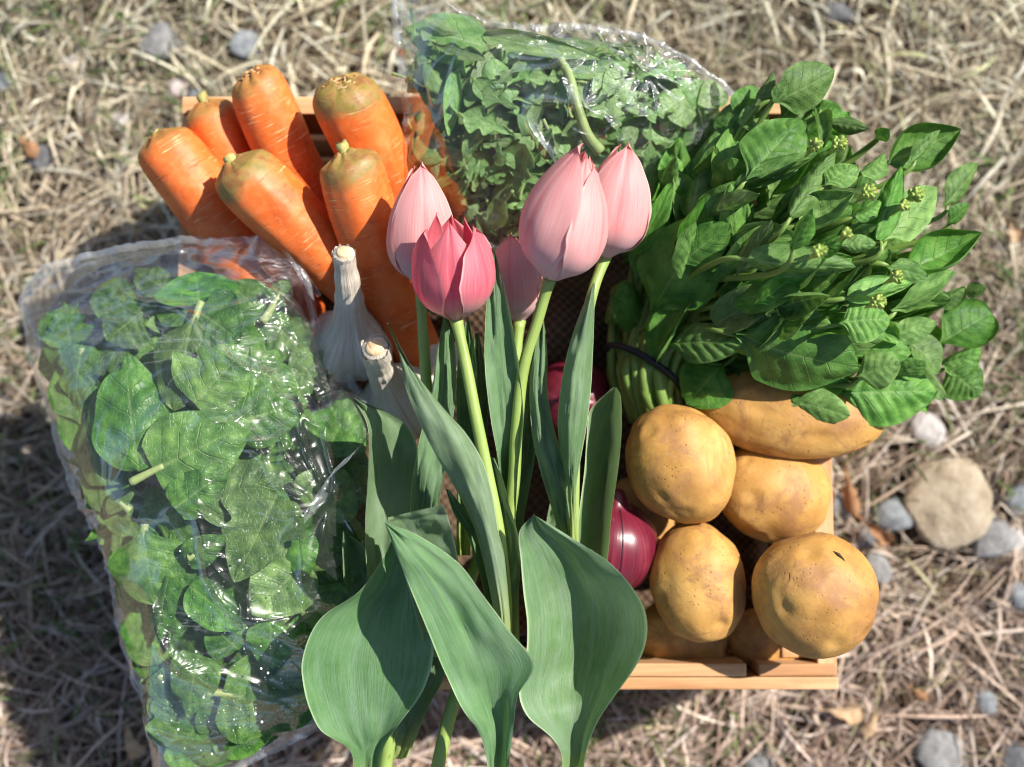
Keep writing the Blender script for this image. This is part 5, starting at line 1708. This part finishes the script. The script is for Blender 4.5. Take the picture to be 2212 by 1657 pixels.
def build_spinach():
    shp = []
    for i in range(10):
        shp.append(blade(300 + i, 1.0, [w_heart, w_oval, w_arrow, w_spoon, w_heart][i % 5], 0.5, bend=[0.25, 0.5, 0.1, 0.6][i % 4], cup=[-0.25, -0.4, 0.3, -0.5][(i * 3) % 4],
                         roll_edge=[0.2, 0.6, 0.0][i % 3], wave=[0.04, 0.06, 0.03][i % 3], pucker=[0.035, 0.05, 0.04][i % 3], K=5, slope=1.2, mat=M['spinach'], name="spinach_leaf", nv=34, nu=21))
    z4 = lambda x, y: (x * .38, y * .38 + 486.6)
    z5 = lambda x, y: (x * .386 + 177, y * .386 + 1017.5)
    hand = [  # fn, base, tip, width, depth fraction, roll, shape, stem length (px), label
        (z4, 790, 1400, 690, 700, 320, .90, .10, 1, 0, "long smooth spinach leaf left of the bag's centre"),
        (z4, 600, 1480, 545, 905, 230, .80, -.10, 5, 0, "bluish spinach leaf along the bag's left edge"),
        (z4, 465, 680, 400, 1090, 170, .78, .2, 7, 30, "crinkled dark spinach leaf at the bag's upper left"),
        (z4, 870, 1395, 1430, 1120, 345, .96, .12, 0, 165, "big spinach leaf with a thick pale stem at mid bag"),
        (z4, 1100, 1010, 1420, 680, 340, .92, -.1, 2, 0, "round spinach leaf just left of the bright plastic glare"),
        (z4, 1110, 500, 960, 1050, 250, .86, .1, 3, 110, "long dark spinach leaf below the bag's mouth with an upright stem"),
        (z4, 1130, 490, 1360, 650, 280, .80, -.1, 4, 0, "dark spinach leaf right of the upright stem"),
        (z4, 810, 490, 600, 650, 220, .70, .1, 8, 0, "pale yellow green spinach leaf near the bag's top"),
        (z4, 1130, 455, 1110, 262, 320, .66, .0, 6, 0, "light spinach leaf topmost in the bag's middle"),
        (z4, 955, 370, 738, 236, 130, .70, .3, 1, 0, "pointed spinach leaf at the very top left of the pile"),
        (z4, 1650, 810, 1900, 850, 220, .75, .2, 0, 0, "dark spinach leaf by the garlic at the bag's right edge"),
        (z4, 1960, 1310, 1950, 880, 220, .80, -.3, 9, 0, "puckered spinach leaf under the bag's right edge"),
        (z4, 1300, 760, 1700, 930, 260, .78, .1, 2, 0, "spinach leaf lying under the bright plastic glare"),
        (z4, 1340, 1120, 1760, 1000, 260, .84, .1, 5, 0, "spinach leaf below the bright plastic glare"),
        (z4, 990, 1610, 1300, 1385, 190, .92, .35, 9, 0, "yellowish puckered spinach leaf rolled along its length"),
        (z4, 1130, 1610, 1640, 1395, 250, .88, .1, 1, 0, "light spinach leaf beside the torn flap of the bag"),
        (z4, 1560, 440, 1640, 300, 110, .66, .2, 7, 150, "narrow spinach leaf with a long stem at the bag's upper right"),
        (z5, 340, 315, 390, 770, 300, .90, .05, 3, 60, "broad grey green spinach leaf low at the left edge"),
        (z5, 300, 730, 385, 1055, 165, .72, -.1, 8, 0, "olive spinach leaf curled at the bag's left bottom"),
        (z5, 485, 590, 400, 985, 120, .84, .4, 5, 0, "narrow spinach leaf right of the curled olive one"),
        (z5, 560, 450, 490, 1015, 150, .76, .1, 1, 0, "dark upright spinach leaf in the lower left of the bag"),
        (z5, 1090, 130, 850, 625, 320, .95, .1, 2, 0, "pale veiled spinach leaf at the middle of the lower bag"),
        (z5, 1260, 500, 950, 805, 260, .86, -.1, 6, 0, "spinach leaf below the pale veiled one"),
        (z5, 1200, 335, 1235, 645, 150, .92, .15, 9, 0, "yellow tinged small spinach leaf near the tulips"),
        (z5, 1340, 290, 1425, 665, 200, .70, .1, 5, 0, "deep green spinach leaf shaded by the tulip leaves"),
        (z5, 650, 1030, 580, 1385, 200, .90, .1, 0, 0, "light oval spinach leaf above the pale horizontal stem"),
        (z5, 790, 1275, 1300, 1370, 380, .94, .1, 4, 110, "big jagged spinach leaf with a pale horizontal stem"),
        (z5, 410, 1130, 770, 1515, 170, .80, .5, 7, 25, "twisted spinach leaf with short pale stem at bottom left"),
        (z5, 1060, 805, 1050, 1135, 190, .90, .0, 3, 0, "beaded spinach leaf next to the big tulip leaf"),
        (z5, 600, 640, 900, 890, 180, .92, .3, 6, 0, "jagged folded spinach leaf right of the upright dark one"),
        (z5, 580, 500, 800, 370, 130, .93, .2, 9, 30, "broken spinach leaf with cut stems at mid bag"),
        (z5, 480, 1540, 900, 1640, 220, .65, .1, 2, 0, "spinach leaf lying along the bag's bottom seam"),
        (z5, 880, 1000, 700, 850, 170, .78, .1, 1, 0, "spinach leaf under the lower shiny fold"),
        (z5, 250, 215, 160, 120, 120, .70, .1, 8, 60, "small spinach leaf with a stem above the broad grey green one"),
        (z5, 1000, 1130, 1230, 1000, 200, .80, .1, 5, 0, "dark spinach leaf between shiny fold and tulip leaf"),
        (z5, 930, 1510, 1180, 1440, 200, .80, .1, 0, 0, "spinach leaf lowest on the right before the seam"),
        (z4, 1840, 1330, 1990, 1010, 260, .70, .1, 3, 0, "dark spinach leaf pressed to the bag's right edge above the torn flap"),
        (z4, 1790, 1640, 1960, 1390, 270, .70, .1, 6, 0, "dark spinach leaf right of the torn flap in the bag"),
        (z5, 1390, 250, 1490, 640, 230, .55, .1, 1, 0, "shaded spinach leaf at the bag's right edge behind a small tulip leaf"),
        (z5, 1330, 640, 1400, 1000, 240, .60, .1, 2, 0, "shaded spinach leaf at the bag's right edge beside the large left tulip leaf"),
        (z5, 1240, 980, 1240, 1330, 230, .66, .1, 5, 0, "lowest dark spinach leaf tucked against the large left tulip leaf"),
        (z4, 1600, 560, 1780, 760, 220, .60, .1, 4, 0, "dark spinach leaf beneath the long stem beside the garlic"),
    ]
    grp = "spinach leaves inside the bag"
    for i, (fn, bx, by, tx, ty, w, f, roll, sh, stem, lab) in enumerate(hand):
        sc = .38 if fn is z4 else .386
        a = spin.at(*fn(bx, by), max(0.05, f - 0.15))
        b = spin.at(*fn(tx, ty), f - 0.02)
        o = obj("spinach_leaf", shp[sh], label=lab, cat="spinach leaf", group=grp)
        place(o, a, b, 1.0, roll * 0.6, w * sc * 1.48 * S(a[2]))
        o.scale.z *= 0.85
        fit(o, spin)
        if stem:
            petiole(o, stem * sc * 1.25 * S(a[2]), 0.0024, M['spinach_stem'], 0.1 * math.sin(i), 1.0, 1.0)
    left = [(95, 700), (108, 800), (135, 900), (160, 985), (205, 1080), (228, 1150), (262, 1250), (272, 1335), (300, 1420), (325, 1490), (345, 1580), (400, 1640), (500, 1630), (590, 1590), (660, 1545)]
    words = ["first", "second", "third", "fourth", "fifth", "sixth", "seventh", "eighth", "ninth", "tenth", "eleventh", "twelfth", "thirteenth", "fourteenth"]
    for i in range(len(left) - 1):
        (x0, y0), (x1, y1) = left[i], left[i + 1]
        dx, dy = x1 - x0, y1 - y0
        n_ = math.hypot(dx, dy)
        ix, iy = (dy / n_ * 34, -dx / n_ * 34)
        ext = 70 / n_
        a = spin.at(x0 + ix - dx * ext * 0.4, y0 + iy - dy * ext * 0.4, 0.5)
        b = spin.at(x1 + ix + dx * ext * 0.4, y1 + iy + dy * ext * 0.4, 0.55)
        if i % 2:
            a, b = b, a
        o = obj("spinach_leaf", shp[(i * 3) % 10], label=words[i] + " spinach leaf counted down the bag's left and bottom edge, pressed flat", cat="spinach leaf", group="spinach leaves along the bag's edge")
        place(o, a, b, 1.0, 0.1, 105 * S(a[2]))
        o.scale.z *= 0.35
        fit(o, spin, 0.995)
    rg = random.Random(11)
    k = 0
    while k < 235:
        px, py = rg.uniform(120, 780), rg.uniform(640, 1640)
        p = P(px, py, .18)
        s, _ = spin.rel(p[0], p[1])
        if s > 0.97 or (px < 300 and py < 720):
            continue
        d = rg.uniform(0, 6.28)
        ln = rg.uniform(70, 150)
        tx, ty = px + math.cos(d) * ln, py + math.sin(d) * ln
        q = P(tx, ty, .18)
        if spin.rel(q[0], q[1])[0] > 0.96:
            continue
        f = rg.uniform(0.0, 0.12) if k < 110 else rg.uniform(0.1, 0.5)
        a, b = spin.at(px, py, f), spin.at(tx, ty, min(0.7, f + rg.uniform(-.1, .25)))
        o = obj("spinach_leaf", shp[rg.randrange(10)], label="spinach leaf half buried deeper in the pile inside the left bag", cat="spinach leaf", group="buried spinach leaves inside the bag")
        place(o, a, b, 1.0, rg.uniform(-.5, .5), (rg.uniform(95, 150) if k < 110 else rg.uniform(65, 115)) * S(a[2]))
        o.scale.z *= 0.6
        fit(o, spin)
        k += 1


def build_arugula():
    shp = []
    for i in range(12):
        wf = w_lobed([4, 3, 5, 3.5][i % 4], [0.85, 0.75, 0.88, 0.55][i % 4], i * 0.7) if i % 5 else w_oval
        shp.append(blade(400 + i, 1.0, wf, 0.5, bend=[0.4, 0.9, 0.2, -0.3][i % 4], cup=[-0.3, 0.5, -0.5][i % 3], roll_edge=[0.2, 0.5, 0][i % 3], wave=0.03, pucker=0.008, K=5, slope=1.4,
                         mat=M['arugula'], name="arugula_leaf", nv=44, nu=11, twist=[0, 0.5, -0.4][i % 3]))
    z2 = lambda x, y: (x * .3845 + 796.3, y * .3845)
    hand = [
        (640, 240, 145, 110, 280, .92, .0, 0, 0, "biggest smooth arugula leaf at the bag's top left corner"),
        (480, 610, 315, 310, 140, .88, .2, 5, 0, "long plain arugula leaf below the biggest one"),
        (560, 460, 480, 300, 110, .80, .2, 3, 0, "small arugula leaf right of the long plain one"),
        (835, 610, 505, 480, 165, .92, .1, 1, 40, "lobed arugula leaf pointing left at the bag's centre left"),
        (870, 720, 680, 320, 190, .86, -.1, 2, 60, "tall lobed arugula leaf left of the thick stalk"),
        (820, 760, 530, 640, 170, .94, .1, 7, 0, "pale toothed arugula leaf above the pink tulips"),
        (980, 560, 850, 360, 150, .80, .1, 4, 0, "arugula leaf at the middle of the bag by the stalk"),
        (820, 1110, 890, 800, 200, .92, -.1, 7, 30, "yellowish arugula leaf just above the front tulips"),
        (1560, 640, 1340, 390, 190, .90, .1, 6, 0, "pale spiky arugula leaf under the plastic crease"),
        (640, 200, 1310, 335, 110, .92, .3, 10, 0, "long arugula leaf lying along the bag's top"),
        (1480, 260, 960, 200, 120, .80, .2, 8, 0, "arugula leaf along the bag's upper seam"),
        (1240, 620, 1160, 480, 110, .80, .1, 9, 80, "arugula leaf beside the thick stalk"),
        (420, 900, 250, 700, 170, .80, .1, 5, 0, "arugula leaf at the bag's left against the carrot"),
        (960, 640, 930, 440, 120, .75, .1, 11, 0, "dim arugula leaf left of the stalk"),
        (1720, 620, 1560, 640, 100, .90, .1, 1, 60, "forked arugula leaf near the greens"),
        (1880, 430, 1700, 330, 130, .90, .1, 2, 0, "arugula leaf at the bag's right end"),
        (700, 980, 540, 940, 120, .90, .1, 6, 0, "little arugula leaf low in the bag above the tulips"),
        (1500, 800, 1440, 710, 110, .85, .1, 5, 30, "arugula leaf right above the rightmost tulip"),
        (720, 1290, 610, 1240, 120, .60, .1, 3, 0, "arugula leaf showing at the bag's bottom behind the tulips"),
        (1960, 560, 1760, 420, 170, .80, .1, 5, 0, "broad arugula leaf at the bag's right tip over the crate's back rail"),
        (1990, 500, 1850, 580, 150, .70, .1, 10, 0, "arugula leaf at the extreme right tip of the bag beside the greens"),
        (1680, 300, 1480, 200, 140, .80, .1, 7, 0, "arugula leaf under the upper right seam of the bag"),
        (1840, 640, 1640, 540, 170, .75, .1, 0, 0, "smooth arugula leaf next to the greens in the bag's lower right"),
        (330, 260, 200, 480, 150, .70, .1, 5, 0, "arugula leaf against the bag's left edge below the biggest leaf"),
        (1150, 330, 900, 220, 150, .86, .1, 2, 0, "lobed arugula leaf above the thick stalk's upper end"),
        (1420, 560, 1270, 430, 150, .88, .1, 6, 40, "lobed arugula leaf right of the thick stalk"),
        (640, 560, 420, 380, 150, .84, .1, 9, 40, "lobed arugula leaf between the biggest leaf and the carrots"),
    ]
    for i, (bx, by, tx, ty, w, f, roll, sh, stem, lab) in enumerate(hand):
        a = aru.at(*z2(bx, by), max(0.05, f - 0.12))
        b = aru.at(*z2(tx, ty), f - 0.02)
        o = obj("arugula_leaf", shp[sh], label=lab, cat="arugula leaf", group="arugula leaves inside the bag")
        place(o, a, b, 1.0, roll, w * .3845 * 1.3 * S(a[2]))
        o.scale.z *= 0.7
        fit(o, aru, 0.98)
        if stem:
            petiole(o, stem * .3845 * S(a[2]), 0.0014, M['arugula_stem'], 0.15, 1.0, 1.0)
    # thick stalk
    pts = [aru.at(*z2(x, y), .96) for x, y in ((1075, 330), (1130, 430), (1180, 620), (1230, 760), (1300, 850))]
    c = catmull(pts, 24)
    obj("arugula_stalk", tube_mesh("arugula_stalk", c - c[0], np.linspace(0.0022, 0.0036, 24), 10, M['arugula_stem']), loc=c[0], label="thick pale arugula stalk running down the middle of the bag", cat="arugula stalk")
    rg = random.Random(21)
    k = 0
    while k < 275:
        px, py = rg.uniform(860, 1580), rg.uniform(-5, 530)
        d = rg.uniform(0, 6.28)
        ln = rg.uniform(60, 165)
        tx, ty = px + math.cos(d) * ln, py + math.sin(d) * ln
        p, q = P(px, py, .19), P(tx, ty, .19)
        if aru.rel(p[0], p[1])[0] > 0.965 or aru.rel(q[0], q[1])[0] > 0.97:
            continue
        f = rg.uniform(0.0, 0.12) if k < 60 else rg.uniform(0.05, 0.9)
        a, b = aru.at(px, py, f), aru.at(tx, ty, min(0.9, max(0.05, f + rg.uniform(-.2, .25))))
        o = obj("arugula_leaf", shp[rg.randrange(12)], label="small arugula leaf in the jumble filling the back bag", cat="arugula leaf", group="jumbled arugula leaves inside the bag")
        place(o, a, b, 1.0, rg.uniform(-.7, .7), (rg.uniform(70, 110) if k < 60 else rg.uniform(30, 58)) * S(a[2]))
        o.scale.z *= 0.7
        fit(o, aru, 0.98)
        if k % 3 == 0:
            petiole(o, rg.uniform(20, 55) * S(a[2]), 0.0010, M['arugula_stem'], rg.uniform(-.4, .4), 1, 1)
        k += 1


build_spinach()
build_arugula()
build_bags()


# ------------------------------------------------------------------ dead leaves on the ground
def build_dead_leaves():
    m = mat_simple("dead_leaf", [(0.17, 0.075, 0.03), (0.30, 0.15, 0.07), (0.42, 0.25, 0.13)], 5.0, 0.7, 0.5, 0.001, trans=0.15)
    m2 = mat_simple("pale_dead_leaf", [(0.33, 0.20, 0.11), (0.50, 0.34, 0.20), (0.58, 0.43, 0.28)], 5.0, 0.7, 0.5, 0.001, trans=0.15)
    for i, (bx, by, tx, ty, w, mm, lab) in enumerate((
            (1825, 1000, 1850, 1130, 46, m, "rust brown dead leaf beside the crate's right side"),
            (1850, 1110, 1930, 1180, 40, m, "reddish dead leaf strip running to the grey stones"),
            (1960, 1480, 2010, 1520, 30, m, "dark brown dead leaf scrap at the lower right"),
            (1770, 1530, 1870, 1545, 60, m2, "pale tan dead leaf below the crate's front corner"),
            (1900, 1530, 1870, 1600, 40, m2, "pale curled dead leaf near the bottom right"),
            (270, 1560, 300, 1640, 50, m2, "orange tan dead leaf by the bottom of the spinach bag"),
            (40, 290, 70, 340, 50, m, "brown dead leaf at the left edge"),
            (2180, 480, 2205, 520, 50, m2, "tan dead leaf at the right edge of the picture"))):
        a, b = P(bx, by, .018), P(tx, ty, .022)
        me = blade(500 + i, 1.0, w_lobed(3, 0.35, i), 0.5, bend=0.8, cup=0.9 if i % 2 else -0.7, wave=0.06, pucker=0.02, mat=mm, name="dead_leaf")
        o = obj("dead_leaf", me, label=lab, cat="dead leaf", group="dead leaves on the ground")
        place(o, a, b, 1.0, 0.2, w * S(.02))


build_dead_leaves()
